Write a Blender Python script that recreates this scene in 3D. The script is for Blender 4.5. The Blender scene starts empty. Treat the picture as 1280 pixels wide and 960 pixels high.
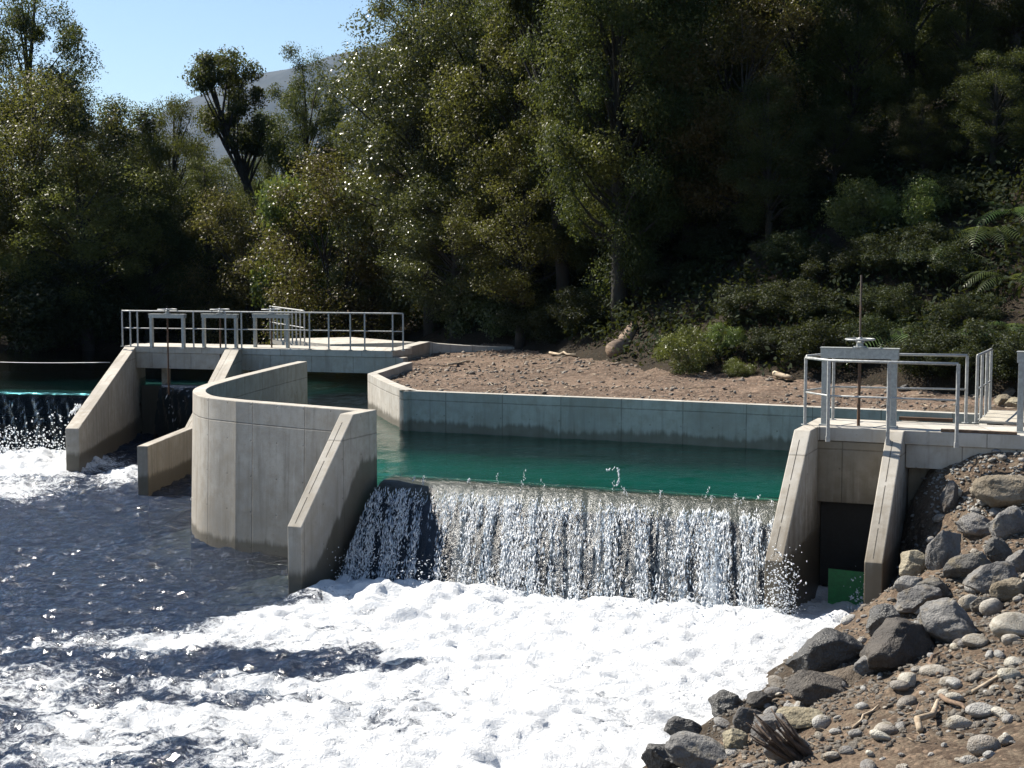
import bpy, bmesh, math, random
import numpy as np
from mathutils import Vector, Matrix
R = math.radians
random.seed(7)
scene = bpy.context.scene
col = scene.collection

# ------------------------------------------------------------------ camera
F, HZ, CAMZ = 1866.0, 320.0, 5.1
TH = math.atan((480 - HZ) / F)
cam_d = bpy.data.cameras.new('camera'); cam = bpy.data.objects.new('camera', cam_d); col.objects.link(cam)
cam.location = (0, 0, CAMZ); cam.rotation_euler = (R(90) - TH, 0, 0)
cam_d.sensor_width = 36; cam_d.lens = F / 1280 * 36; cam_d.clip_start = .1; cam_d.clip_end = 40000
scene.camera = cam
CT, ST = math.cos(TH), math.sin(TH)
def ray(px, py):
    u = (px - 640) / F; v = -(py - 480) / F
    return np.array([u, CT + v * ST, -ST + v * CT])
def G(px, py, z):                       # point of the photograph on a level plane
    d = ray(px, py); k = (z - CAMZ) / d[2]
    return np.array([d[0] * k, d[1] * k, z])
def D(px, py, y):                       # point of the photograph at a known distance
    d = ray(px, py); k = y / d[1]
    return np.array([d[0] * k, y, CAMZ + d[2] * k])

# ------------------------------------------------------------------ light
SAZ, SEL = R(-57), R(46)
sv = Vector((math.sin(SAZ) * math.cos(SEL), math.cos(SAZ) * math.cos(SEL), math.sin(SEL)))
sl = bpy.data.lights.new('sun', 'SUN'); sl.energy = 4.9; sl.angle = R(.53); sl.color = (1, .94, .84)
so = bpy.data.objects.new('sun', sl); col.objects.link(so); so.rotation_euler = (-sv).to_track_quat('-Z', 'Y').to_euler(); so.location = (0, 0, 60)
w = bpy.data.worlds.new('World'); scene.world = w; w.use_nodes = True
nt = w.node_tree; sky = nt.nodes.new('ShaderNodeTexSky'); sky.sky_type = 'NISHITA'; sky.sun_disc = False
sky.sun_elevation = SEL; sky.sun_rotation = SAZ % (2 * math.pi); sky.altitude = 600; sky.air_density = 1.0; sky.dust_density = .4; sky.ozone_density = .9
nt.links.new(sky.outputs[0], nt.nodes['Background'].inputs[0]); nt.nodes['Background'].inputs[1].default_value = .062
vs = scene.view_settings; vs.view_transform = 'Standard'; vs.look = 'None'; vs.gamma = 1; vs.use_curve_mapping = False; vs.exposure = 1.2
cy = scene.cycles
cy.max_bounces = 7; cy.diffuse_bounces = 3; cy.glossy_bounces = 3; cy.transmission_bounces = 4; cy.transparent_max_bounces = 16
cy.caustics_reflective = False; cy.caustics_refractive = False; cy.use_denoising = True; cy.sample_clamp_indirect = 4

# ------------------------------------------------------------------ noise
def _h(ix, iy, iz, s):
    n = (ix.astype(np.int64) * 374761393 + iy.astype(np.int64) * 668265263 + iz.astype(np.int64) * 2147483647 + s * 974634533) & 0xffffffff
    n = ((n ^ (n >> 13)) * 1274126177) & 0xffffffff
    n = n ^ (n >> 16)
    return (n & 0xffffff) / float(0xffffff)
def vn(x, y, z=None, s=0):
    x = np.asarray(x, float); y = np.asarray(y, float); z = np.zeros_like(x) if z is None else np.asarray(z, float)
    ix, iy, iz = np.floor(x), np.floor(y), np.floor(z)
    fx, fy, fz = x - ix, y - iy, z - iz
    fx, fy, fz = [t * t * t * (t * (t * 6 - 15) + 10) for t in (fx, fy, fz)]
    r = 0
    for dx in (0, 1):
        for dy in (0, 1):
            for dz in (0, 1):
                r = r + _h(ix + dx, iy + dy, iz + dz, s) * (fx if dx else 1 - fx) * (fy if dy else 1 - fy) * (fz if dz else 1 - fz)
    return r * 2 - 1
def fbm(x, y, z=None, s=0, o=4, g=.5, l=2.03):
    a, t, r = 1., 0., 0.
    x = np.asarray(x, float); y = np.asarray(y, float)
    for k in range(o):
        r = r + a * vn(x, y, z, s + k * 17); t += a; a *= g; x = x * l + 3.1; y = y * l + 1.7
        if z is not None: z = np.asarray(z, float) * l + .9
    return r / t
def sstep(a, b, x):
    t = np.clip((np.asarray(x, float) - a) / (b - a), 0, 1); return t * t * (3 - 2 * t)

# ------------------------------------------------------------------ mesh helpers
def link(name, me, mats, parent=None, loc=None):
    o = bpy.data.objects.new(name, me); col.objects.link(o)
    for m in (mats if isinstance(mats, (list, tuple)) else [mats]):
        if m and me.materials.find(m.name) < 0: me.materials.append(m)
    if parent: o.parent = parent
    if loc is not None: o.location = loc
    return o
def npmesh(name, V, F4, smooth=True, uv=None, attrs=None, F3=None):
    me = bpy.data.meshes.new(name); V = np.asarray(V, np.float32)
    me.vertices.add(len(V)); me.vertices.foreach_set('co', V.ravel())
    loops = []; sizes = []
    if F4 is not None and len(F4): F4 = np.asarray(F4, np.int32); loops.append(F4.ravel()); sizes.append(np.full(len(F4), 4))
    if F3 is not None and len(F3): F3 = np.asarray(F3, np.int32); loops.append(F3.ravel()); sizes.append(np.full(len(F3), 3))
    loops = np.concatenate(loops); sizes = np.concatenate(sizes)
    me.loops.add(len(loops)); me.loops.foreach_set('vertex_index', loops.astype(np.int32))
    me.polygons.add(len(sizes)); st = np.concatenate([[0], np.cumsum(sizes)[:-1]])
    me.polygons.foreach_set('loop_start', st.astype(np.int32)); me.polygons.foreach_set('loop_total', sizes.astype(np.int32))
    if smooth: me.polygons.foreach_set('use_smooth', np.ones(len(sizes), bool))
    me.update(calc_edges=True)
    if uv is not None:
        l = me.uv_layers.new(name='UVMap'); l.data.foreach_set('uv', np.asarray(uv, np.float32)[loops].ravel())
    for k, a in (attrs or {}).items():
        at = me.attributes.new(k, 'FLOAT', 'POINT'); at.data.foreach_set('value', np.asarray(a, np.float32))
    me.validate(); return me
def grid_faces(nr, nc, mask=None):
    i = np.arange(nr * nc).reshape(nr, nc)
    f = np.stack([i[:-1, :-1], i[:-1, 1:], i[1:, 1:], i[1:, :-1]], -1).reshape(-1, 4)
    return f if mask is None else f[mask.ravel()]
def compact(V, Fc, *arr):
    u, inv = np.unique(Fc, return_inverse=True); return V[u], inv.reshape(Fc.shape), [a[u] for a in arr]
def pip(x, y, poly):
    x = np.asarray(x); y = np.asarray(y); r = np.zeros(x.shape, bool); n = len(poly)
    for i in range(n):
        x1, y1 = poly[i][:2]; x2, y2 = poly[(i + 1) % n][:2]
        if y1 == y2: continue
        c = ((y1 > y) != (y2 > y)) & (x < (x2 - x1) * (y - y1) / (y2 - y1) + x1); r ^= c
    return r
def autouv(me):
    l = me.uv_layers.get('UVMap') or me.uv_layers.new(name='UVMap')
    for p in me.polygons:
        n = p.normal
        if abs(n.z) > .75: t = Vector((1, 0, 0)); b = Vector((0, 1, 0))
        else:
            t = Vector((-n.y, n.x, 0)).normalized(); b = Vector((0, 0, 1))
        for li in p.loop_indices:
            c = me.vertices[me.loops[li].vertex_index].co
            l.data[li].uv = (c.dot(t), c.dot(b))
class MB:                                # collects simple shapes into ONE mesh
    def __init__(s): s.bm = bmesh.new()
    def box(s, c, size, rot=0., M=None):
        m = Matrix.Translation(Vector(c)) @ Matrix.Rotation(rot, 4, 'Z') @ Matrix.Diagonal((*size, 1)) if M is None else M
        bmesh.ops.create_cube(s.bm, size=1, matrix=m); return s
    def tube(s, pts, r, n=8, cap=True):
        pts = [Vector(p) for p in pts]; rs = r if isinstance(r, (list, tuple)) else [r] * len(pts); rings = []
        pv = None
        for i, p in enumerate(pts):
            t = (pts[min(i + 1, len(pts) - 1)] - pts[max(i - 1, 0)]).normalized()
            a = Vector((0, 0, 1)) if abs(t.z) < .9 else Vector((1, 0, 0))
            if pv is not None: a = pv
            x = (a - t * a.dot(t)).normalized(); pv = x; y = t.cross(x)
            rings.append([s.bm.verts.new(p + (x * math.cos(k * 2 * math.pi / n) + y * math.sin(k * 2 * math.pi / n)) * rs[i]) for k in range(n)])
        for a, b in zip(rings[:-1], rings[1:]):
            for k in range(n): s.bm.faces.new((a[k], a[(k + 1) % n], b[(k + 1) % n], b[k]))
        if cap:
            s.bm.faces.new(rings[0][::-1]); s.bm.faces.new(rings[-1])
        return s
    def lathe(s, prof, c=(0, 0, 0), n=20):
        rings = [[s.bm.verts.new((c[0] + r * math.cos(k * 2 * math.pi / n), c[1] + r * math.sin(k * 2 * math.pi / n), c[2] + z)) for k in range(n)] for r, z in prof]
        for a, b in zip(rings[:-1], rings[1:]):
            for k in range(n): s.bm.faces.new((a[k], a[(k + 1) % n], b[(k + 1) % n], b[k]))
        s.bm.faces.new(rings[0][::-1]); s.bm.faces.new(rings[-1]); return s
    def prism(s, pts, ext):              # polygon extruded along a vector
        a = [s.bm.verts.new(Vector(p)) for p in pts]; b = [s.bm.verts.new(Vector(p) + Vector(ext)) for p in pts]; n = len(a)
        s.bm.faces.new(a); s.bm.faces.new(b[::-1])
        for k in range(n): s.bm.faces.new((a[(k + 1) % n], a[k], b[k], b[(k + 1) % n]))
        return s
    def build(s, name, mat, parent=None, smooth=False, bevel=0, loc=None):
        bmesh.ops.recalc_face_normals(s.bm, faces=s.bm.faces[:])
        me = bpy.data.meshes.new(name); s.bm.to_mesh(me); s.bm.free()
        autouv(me)
        if smooth:
            for p in me.polygons: p.use_smooth = True
        o = link(name, me, mat, parent, loc)
        if bevel:
            b = o.modifiers.new('bevel', 'BEVEL'); b.width = bevel; b.segments = 2; b.limit_method = 'ANGLE'; b.angle_limit = R(30)
        return o
def tag(o, label=None, cat=None, group=None, kind=None):
    if label: o['label'] = label
    if cat: o['category'] = cat
    if group: o['group'] = group
    if kind: o['kind'] = kind
    return o
def empty(name, loc=(0, 0, 0), rz=0.):
    o = bpy.data.objects.new(name, None); col.objects.link(o); o.location = loc; o.rotation_euler = (0, 0, rz); o.empty_display_size = .1; return o
def copy_tree(o, parent=None):
    c = o.copy(); col.objects.link(c)
    if parent: c.parent = parent
    for ch in [x for x in list(o.children)]: copy_tree(ch, c)
    return c

# ------------------------------------------------------------------ materials
class NT:
    def __init__(s, name):
        s.m = bpy.data.materials.new(name); s.m.use_nodes = True; s.t = s.m.node_tree; s.t.nodes.clear(); s.out = s.t.nodes.new('ShaderNodeOutputMaterial')
    def n(s, typ, ins=None, **kw):
        x = s.t.nodes.new('ShaderNode' + typ)
        for k, v in kw.items(): setattr(x, k, v)
        for k, v in (ins or {}).items(): s.set(x.inputs[k], v)
        return x
    def set(s, sock, v):
        if isinstance(v, bpy.types.NodeSocket): s.t.links.new(v, sock)
        elif isinstance(v, bpy.types.Node): s.t.links.new(v.outputs[0], sock)
        else:
            if isinstance(v, (tuple, list)) and len(v) == 3 and sock.type == 'RGBA': v = (*v, 1)
            sock.default_value = v
    def math(s, op, a, b=0., c=0., clamp=False):
        x = s.n('Math', operation=op, use_clamp=clamp); s.set(x.inputs[0], a); s.set(x.inputs[1], b)
        if op in ('MULTIPLY_ADD', 'SMOOTH_MIN', 'COMPARE'): s.set(x.inputs[2], c)
        return x.outputs[0]
    def mix(s, f, a, b, mode='MIX'):
        x = s.n('Mix', data_type='RGBA', blend_type=mode); s.set(x.inputs[0], f); s.set(x.inputs[6], a); s.set(x.inputs[7], b); return x.outputs[2]
    def rng(s, v, a, b, c=0., d=1., smooth=True):
        x = s.n('MapRange', interpolation_type='SMOOTHSTEP' if smooth else 'LINEAR'); s.set(x.inputs[0], v)
        for i, q in enumerate((a, b, c, d)): s.set(x.inputs[i + 1], q)
        return x.outputs[0]
    def noise(s, vec, scale, detail=4, rough=.55, dist=0.):
        x = s.n('TexNoise'); s.set(x.inputs['Scale'], scale); s.set(x.inputs['Detail'], detail); s.set(x.inputs['Roughness'], rough); s.set(x.inputs['Distortion'], dist)
        if vec is not None: s.set(x.inputs['Vector'], vec)
        return x.outputs[0]
    def mapping(s, vec, scale=(1, 1, 1), loc=(0, 0, 0), rot=(0, 0, 0)):
        x = s.n('Mapping'); s.set(x.inputs[0], vec); x.inputs[1].default_value = loc; x.inputs[2].default_value = rot; x.inputs[3].default_value = scale; return x.outputs[0]
    def bump(s, h, strength=.5, dist=.02, normal=None):
        x = s.n('Bump'); x.inputs['Strength'].default_value = strength; x.inputs['Distance'].default_value = dist; s.set(x.inputs['Height'], h)
        if normal is not None: s.set(x.inputs['Normal'], normal)
        return x.outputs[0]
    def done(s, sh):
        s.t.links.new(sh if isinstance(sh, bpy.types.NodeSocket) else sh.outputs[0], s.out.inputs[0]); return s.m

def mat_concrete(name, base=(.41, .382, .335), wet_z=.25, seam=1.22, wet_amt=.75, slope=None, grime=.25):
    m = NT(name); geo = m.n('NewGeometry'); P = geo.outputs['Position']; uv = m.n('UVMap', uv_map='UVMap').outputs[0]
    sx = m.n('SeparateXYZ', {0: uv}); u, v = sx.outputs[0], sx.outputs[1]
    z = m.n('SeparateXYZ', {0: P}).outputs[2]
    big = m.noise(P, .9, 5, .6); mid = m.noise(P, 4.5, 6, .65); fine = m.noise(P, 60, 4, .7)
    streak = m.noise(m.mapping(uv, (7, .45, 1)), 1.0, 4, .6)
    c = m.mix(m.rng(big, .3, .7), tuple(x * .80 for x in base), tuple(x * 1.12 for x in base))
    c = m.mix(m.rng(mid, .35, .72, 0, .75), c, (base[0] * .78, base[1] * .74, base[2] * .68))
    c = m.mix(m.rng(streak, .50, .72, 0, .6), c, (base[0] * .55, base[1] * .53, base[2] * .50))
    c = m.mix(m.rng(streak, .42, .25, 0, .28), c, (.58, .56, .52))
    # formwork seams: panel joints, one lift joint, tie holes
    fu = m.math('FRACT', m.math('DIVIDE', m.math('ADD', u, 50.37), seam)); du = m.math('MULTIPLY', m.math('MINIMUM', fu, m.math('SUBTRACT', 1., fu)), seam)
    wob = m.math('MULTIPLY', m.math('SUBTRACT', mid, .5), .012)
    su = m.rng(m.math('ADD', du, wob), .004, .014, 1, 0)
    fv = m.math('ABSOLUTE', m.math('SUBTRACT', m.math('ADD', v, m.math('MULTIPLY', m.math('SUBTRACT', big, .5), .03)), 2.22)); sv_ = m.rng(fv, .004, .016, 1, 0)
    seams = m.math('MAXIMUM', su, m.math('MULTIPLY', sv_, .8))
    hu = m.math('SUBTRACT', m.math('FRACT', m.math('DIVIDE', m.math('ADD', u, 50.1), .61)), .5); hv = m.math('SUBTRACT', m.math('FRACT', m.math('DIVIDE', m.math('ADD', v, 5.2), .62)), .5)
    hole = m.rng(m.math('SQRT', m.math('ADD', m.math('MULTIPLY', hu, hu), m.math('MULTIPLY', hv, hv))), .018, .032, 1, 0)
    seams = m.math('MAXIMUM', seams, m.math('MULTIPLY', hole, .8))
    c = m.mix(m.math('MULTIPLY', seams, m.rng(mid, .25, .6, .25, .8)), c, (base[0] * .34, base[1] * .32, base[2] * .30))
    pit = m.rng(m.noise(P, 38, 2, .5), .70, .76); c = m.mix(m.math('MULTIPLY', pit, .5), c, (.12, .11, .10))
    # wet / algae band along the waterline
    wz = m.math('ADD', z, m.math('ADD', m.math('MULTIPLY', m.math('SUBTRACT', big, .5), -.35), m.math('MULTIPLY', m.math('SUBTRACT', streak, .5), -.30)))
    if slope:                             # spray-wet zone rising towards the fall (object-space line)
        q = m.n('VectorMath', operation='DOT_PRODUCT'); m.set(q.inputs[0], P); q.inputs[1].default_value = (slope[0], slope[1], 0)
        lim = m.math('MULTIPLY_ADD', m.math('SUBTRACT', q.outputs['Value'], slope[2]), slope[3], slope[4])
        lim = m.math('MAXIMUM', m.math('MINIMUM', lim, slope[5]), wet_z)
        wz = m.math('SUBTRACT', wz, lim)
    else: wz = m.math('SUBTRACT', wz, wet_z)
    wet = m.rng(wz, -.02, .10, 1, 0)
    c = m.mix(m.math('MULTIPLY', wet, wet_amt), c, (.055, .048, .032))
    if grime:
        gz = m.math('ADD', z, m.math('MULTIPLY', m.math('SUBTRACT', mid, .5), -1.1)); gz = m.math('ADD', gz, m.math('MULTIPLY', m.math('SUBTRACT', streak, .5), -1.2)); c = m.mix(m.math('MULTIPLY', m.rng(gz, .6, 2.1, 1, 0), grime), c, (.10, .078, .05))
    rough = m.math('MULTIPLY_ADD', wet, -.5, .9)
    h = m.math('ADD', m.math('MULTIPLY', fine, .4), m.math('MULTIPLY', mid, .6)); h = m.math('SUBTRACT', h, m.math('MULTIPLY', seams, .8))
    b = m.n('BsdfPrincipled', {'Base Color': c, 'Roughness': rough, 'Normal': m.bump(h, .45, .012)})
    b.inputs['Specular IOR Level'].default_value = .3
    return m.done(b)
C_WALL = mat_concrete('concrete', wet_z=.16)
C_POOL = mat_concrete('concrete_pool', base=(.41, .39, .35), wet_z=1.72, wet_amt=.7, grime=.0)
C_DECK = mat_concrete('concrete_deck', base=(.46, .435, .39), wet_z=-2, seam=2.4)
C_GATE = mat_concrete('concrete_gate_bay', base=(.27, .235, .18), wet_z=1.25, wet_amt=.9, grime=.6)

def mat_steel(name, c=(.50, .51, .51), metal=.35, rough=.5, rust=0.):
    m = NT(name); P = m.n('NewGeometry').outputs['Position']
    n1 = m.noise(P, 22, 5, .65); n2 = m.noise(P, 5, 3, .5)
    k = m.mix(m.rng(n1, .35, .7), tuple(x * .8 for x in c), tuple(min(1, x * 1.15) for x in c))
    if rust: k = m.mix(m.rng(n2, .5 - rust * .4, .75 - rust * .4), k, (.12, .055, .025))
    b = m.n('BsdfPrincipled', {'Base Color': k, 'Metallic': metal, 'Roughness': m.rng(n1, .3, .7, rough - .12, rough + .15), 'Normal': m.bump(n1, .15, .004)})
    return m.done(b)
STEEL = mat_steel('galvanised_steel', (.36, .365, .355)); STEEL_G = mat_steel('grey_gate_steel', (.35, .365, .35), .25, .55, 0); RUST = mat_steel('rusty_steel', (.10, .060, .038), .2, .8, .1)
RODM = mat_steel('dark_threaded_steel', (.07, .055, .045), .3, .6, .1)
GREEN_LIT = mat_steel('green_lit_water', (.03, .22, .06), 0., .45, 0)  # stands in for clear water lit green at the bay foot

def mat_wood(name, a=(.34, .29, .22), b_=(.17, .13, .09), stretch=(3, 40, 40)):
    m = NT(name); co = m.n('TexCoord').outputs['Object']; P = m.n('NewGeometry').outputs['Position']
    g = m.noise(m.mapping(co, stretch), 1, 5, .65, .6); n2 = m.noise(P, 3, 4, .6)
    c = m.mix(m.rng(g, .3, .7), a, b_); c = m.mix(m.rng(n2, .5, .8, 0, .6), c, tuple(x * .5 for x in b_))
    return m.done(m.n('BsdfPrincipled', {'Base Color': c, 'Roughness': .85, 'Normal': m.bump(g, .5, .02)}))
WOOD = mat_wood('weathered_planks', (.47, .43, .36), (.30, .27, .21)); DEAD = mat_wood('dead_wood', (.46, .38, .28), (.22, .16, .10), (6, 6, 30)); LOGM = mat_wood('rotten_log', (.20, .13, .08), (.07, .045, .03), (8, 8, 20))
ROOTM = mat_wood('dry_roots', (.10, .07, .05), (.04, .028, .02), (20, 20, 20))
BARK = mat_wood('bark', (.035, .029, .022), (.014, .011, .009), (14, 14, 3)); BARK2 = mat_wood('mossy_bark', (.030, .027, .017), (.012, .011, .008), (14, 14, 3))

def mat_leaf(name, a, b_, c3, rough=.38, trans=.28, spec=.5):
    m = NT(name); t = m.n('Attribute', attribute_name='tint').outputs['Fac']; oi = m.n('ObjectInfo').outputs['Random']
    P = m.n('NewGeometry').outputs['Position']; n = m.noise(P, .55, 3, .5)
    k = m.mix(m.rng(t, .1, .75, smooth=False), a, b_); k = m.mix(m.rng(t, .86, 1., 0, .8), k, c3)
    k = m.mix(m.rng(n, .35, .68, 0, .45), k, tuple(x * .55 for x in a))
    hsv = m.n('HueSaturation', {'Color': k, 'Hue': m.math('MULTIPLY_ADD', oi, .05, .475), 'Value': m.math('MULTIPLY_ADD', oi, .5, .75), 'Saturation': .95})
    b = m.n('BsdfPrincipled', {'Base Color': hsv, 'Roughness': rough}); b.inputs['Specular IOR Level'].default_value = spec
    tr = m.n('BsdfTranslucent', {'Color': m.mix(.5, hsv, (.17, .19, .03))})
    mx = m.n('MixShader', {0: trans, 1: b, 2: tr}); return m.done(mx)
L_DARK = mat_leaf('dark_evergreen_leaves', (.017, .029, .008), (.042, .054, .014), (.10, .095, .025), .55, .36, .2)
L_OLIVE = mat_leaf('olive_leaves', (.062, .068, .014), (.130, .120, .026), (.18, .14, .035), .48, .42, .3)
L_GLOSS = mat_leaf('glossy_leaves', (.040, .050, .013), (.088, .090, .025), (.14, .13, .06), .34, .34, .5)
L_BRONZE = mat_leaf('bronze_leaves', (.065, .052, .015), (.115, .082, .022), (.18, .11, .03), .45, .40, .3)
L_LIME = mat_leaf('fresh_green_leaves', (.075, .12, .018), (.14, .18, .03), (.22, .24, .05), .4, .42)
L_SHRUB = mat_leaf('shrub_leaves', (.034, .058, .015), (.066, .090, .024), (.13, .13, .045), .45, .34)
L_FERN = mat_leaf('fern_fronds', (.06, .105, .025), (.11, .17, .045), (.17, .21, .08), .36, .36, .6)
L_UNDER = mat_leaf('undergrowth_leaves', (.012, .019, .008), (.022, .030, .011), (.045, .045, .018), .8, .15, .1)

def mat_rock(name, a, b_, wet=0., scale=3., spec=.3):
    m = NT(name); P = m.n('NewGeometry').outputs['Position']; oi = m.n('ObjectInfo').outputs['Random']
    n1 = m.noise(P, scale, 6, .65); n2 = m.noise(P, scale * 9, 5, .7); v = m.n('TexVoronoi', {'Vector': P, 'Scale': scale * 14}).outputs['Distance']
    c = m.mix(m.rng(n1, .35, .65), a, b_); c = m.mix(m.rng(n2, .45, .75, 0, .6), c, tuple(x * .5 for x in a)); c = m.mix(m.rng(n2, .42, .2, 0, .4), c, tuple(min(.7, x * 1.6) for x in b_)); n4 = m.noise(P, scale * 2.2, 3, .5); c = m.mix(m.rng(n4, .5, .72, 0, .55), c, (.16, .125, .08) if not wet else (.03, .025, .02))
    hsv = m.n('HueSaturation', {'Color': c, 'Value': m.math('MULTIPLY_ADD', oi, .7, .65), 'Hue': m.math('MULTIPLY_ADD', oi, .03, .485)})
    h = m.math('ADD', m.math('MULTIPLY', n1, .5), m.math('ADD', m.math('MULTIPLY', n2, .4), m.math('MULTIPLY', v, .15)))
    b = m.n('BsdfPrincipled', {'Base Color': hsv, 'Roughness': .88 - .6 * wet, 'Normal': m.bump(h, 1., .06)}); b.inputs['Specular IOR Level'].default_value = spec + wet * .3
    return m.done(b)
ROCK = mat_rock('grey_basalt', (.10, .097, .095), (.19, .182, .172)); ROCK_WET = mat_rock('wet_basalt', (.035, .034, .033), (.07, .066, .06), .75); ROCK_BROWN = mat_rock('brown_boulder', (.14, .115, .08), (.25, .215, .16))
STONE = mat_rock('river_stone', (.27, .245, .205), (.42, .39, .34), 0, 5); STONE_G = mat_rock('grey_river_stone', (.22, .21, .20), (.33, .32, .30), 0, 5); PEB = mat_rock('gravel', (.20, .18, .15), (.36, .33, .28), 0, 12)

def mat_soil(name, a, b_, c_, sc=1., wet=False):
    m = NT(name); P = m.n('NewGeometry').outputs['Position']
    n1 = m.noise(P, .7 * sc, 5, .6); n2 = m.noise(P, 7 * sc, 6, .7); n3 = m.noise(P, 45 * sc, 4, .7)
    v = m.n('TexVoronoi', {'Vector': P, 'Scale': 26 * sc}); vd = v.outputs['Distance']
    c = m.mix(m.rng(n1, .35, .65), a, b_); c = m.mix(m.rng(n2, .4, .7, 0, .7), c, c_); c = m.mix(m.rng(n3, .45, .75, 0, .6), c, tuple(x * .4 for x in a))
    c = m.mix(m.rng(m.n('SeparateColor', {0: v.outputs['Color']}).outputs[0], .80, .95, 0, .55), c, tuple(min(.6, x * 1.9) for x in b_))
    h = m.math('ADD', m.math('MULTIPLY', n2, .6), m.math('ADD', m.math('MULTIPLY', n3, .35), m.math('MULTIPLY', m.math('SUBTRACT', 1., vd), .35)))
    if wet:
        wf = m.rng(m.math('ADD', m.n('SeparateXYZ', {0: P}).outputs[2], m.math('MULTIPLY', m.math('SUBTRACT', n2, .5), .4)), .22, .46, 1, 0); c = m.mix(m.math('MULTIPLY', wf, .7), c, (.022, .018, .013))
    b = m.n('BsdfPrincipled', {'Base Color': c, 'Roughness': .95, 'Normal': m.bump(h, .9, .05)}); b.inputs['Specular IOR Level'].default_value = .15
    return m.done(b)
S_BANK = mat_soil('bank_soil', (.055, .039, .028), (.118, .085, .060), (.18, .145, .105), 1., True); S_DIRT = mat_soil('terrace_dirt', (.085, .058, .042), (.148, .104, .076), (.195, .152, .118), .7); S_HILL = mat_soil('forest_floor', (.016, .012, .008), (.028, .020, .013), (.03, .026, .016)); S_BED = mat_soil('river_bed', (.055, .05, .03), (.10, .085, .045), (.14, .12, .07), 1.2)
S_DARKBED = mat_soil('deep_river_bed', (.012, .016, .022), (.016, .02, .028), (.02, .025, .03))
S_POOL = mat_soil('pool_bed', (.06, .075, .06), (.11, .13, .105), (.13, .15, .12), .5)
m = NT('mossy_crest'); P = m.n('NewGeometry').outputs['Position']; n_ = m.noise(P, 9, 6, .7); z_ = m.n('SeparateXYZ', {0: P}).outputs[2]; q_ = m.n('VectorMath', operation='DOT_PRODUCT'); m.set(q_.inputs[0], P); q_.inputs[1].default_value = (-.387, -.922, 0); up_ = m.rng(q_.outputs['Value'], -21.9, -21.6, 1, 0)
c_ = m.mix(m.rng(n_, .3, .7), (.036, .030, .007), (.066, .054, .014)); c_ = m.mix(m.rng(m.math('ADD', z_, m.math('MULTIPLY', m.math('SUBTRACT', n_, .5), .08)), 1.20, 1.27), m.mix(up_, (.020, .026, .034), (.32, .46, .30)), c_)
c_ = m.mix(m.rng(q_.outputs['Value'], -22.2, -21.85, 1, 0), c_, m.mix(n_, (.24, .36, .22), (.46, .58, .38)))
S_MOSS = m.done(m.n('BsdfPrincipled', {'Base Color': c_, 'Roughness': .6, 'Normal': m.bump(n_, .6, .03)}))

def mat_water(name, tint, rough=.06, foam=True, fs=5., bump=(.5, .04), bs=7., ior=1.33, foamcol=(.90, .92, .94), stretch=(1, 1, 1), body=None, gk=1., fk=1.):
    m = NT(name); P = m.n('NewGeometry').outputs['Position']; Ps = m.mapping(P, stretch)
    h1 = m.noise(Ps, bs, 5, .6, .8); h2 = m.noise(Ps, bs * 4.7, 4, .6, .5)
    hh = m.math('ADD', h1, m.math('MULTIPLY', h2, .3)); nb = m.bump(hh, bump[0], bump[1])
    fr = m.n('Fresnel', {'IOR': ior, 'Normal': nb}); tr = m.n('BsdfTransparent', {'Color': tint}); gl = m.n('BsdfGlossy', {'Color': (1, 1, 1), 'Roughness': rough, 'Normal': nb})
    if body: tr = m.n('MixShader', {0: m.math('MULTIPLY', m.math('SUBTRACT', 1., m.n('Attribute', attribute_name='shallow_or_reflect').outputs['Fac']), body[3]), 1: tr, 2: m.n('BsdfDiffuse', {'Color': body[:3]})})
    sh = m.n('MixShader', {0: m.math('MULTIPLY', fr, gk) if gk != 1 else fr, 1: tr, 2: gl})
    if foam:
        a = m.n('Attribute', attribute_name='foam').outputs['Fac']
        n = m.noise(P, fs, 8, .68, 1.1); n2 = m.noise(P, fs * 6, 5, .7, .6)
        k = m.math('ADD', m.math('MULTIPLY', n, .65), m.math('MULTIPLY', n2, .35))
        fac = m.rng(m.math('ADD', a, m.math('MULTIPLY', m.math('SUBTRACT', k, .5), 2.1)), .38, .74)
        fac = m.math('MULTIPLY', m.math('MULTIPLY', fac, fk), m.rng(a, .01, .12))
        fh = m.math('ADD', n, m.math('MULTIPLY', n2, .6)); fb = m.bump(fh, .75, .085)
        fd = m.n('BsdfPrincipled', {'Base Color': foamcol, 'Roughness': .55, 'Normal': fb}); fd.inputs['Specular IOR Level'].default_value = .4
        ft = m.n('BsdfTranslucent', {'Color': foamcol, 'Normal': fb}); fm = m.n('MixShader', {0: .3, 1: fd, 2: ft})
        sh = m.n('MixShader', {0: fac, 1: sh, 2: fm})
    return m.done(sh)
W_RIVER = mat_water('river_water', (.42, .52, .62), .16, True, 4.2, (1., .30), 4.5, foamcol=(.90, .92, .94), body=(.006, .018, .048, .55))
W_POOL = mat_water('pool_water', (.16, .66, .60), .05, True, 4., (.5, .032), 4.5, body=(.010, .165, .13, .28))
W_FALL = mat_water('falling_water', (.62, .68, .74), .30, True, 8., (.8, .05), 9., foamcol=(.62, .68, .74), stretch=(1, 1, .25), gk=.06, fk=.55)
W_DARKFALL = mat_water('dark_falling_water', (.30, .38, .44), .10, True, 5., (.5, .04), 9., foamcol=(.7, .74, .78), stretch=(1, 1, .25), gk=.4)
m = NT('white_spray'); d_ = m.n('BsdfPrincipled', {'Base Color': (.92, .94, .96), 'Roughness': .2}); t_ = m.n('BsdfTranslucent', {'Color': (.92, .94, .96)})
SPRAY = m.done(m.n('MixShader', {0: .35, 1: d_, 2: t_}))

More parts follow.
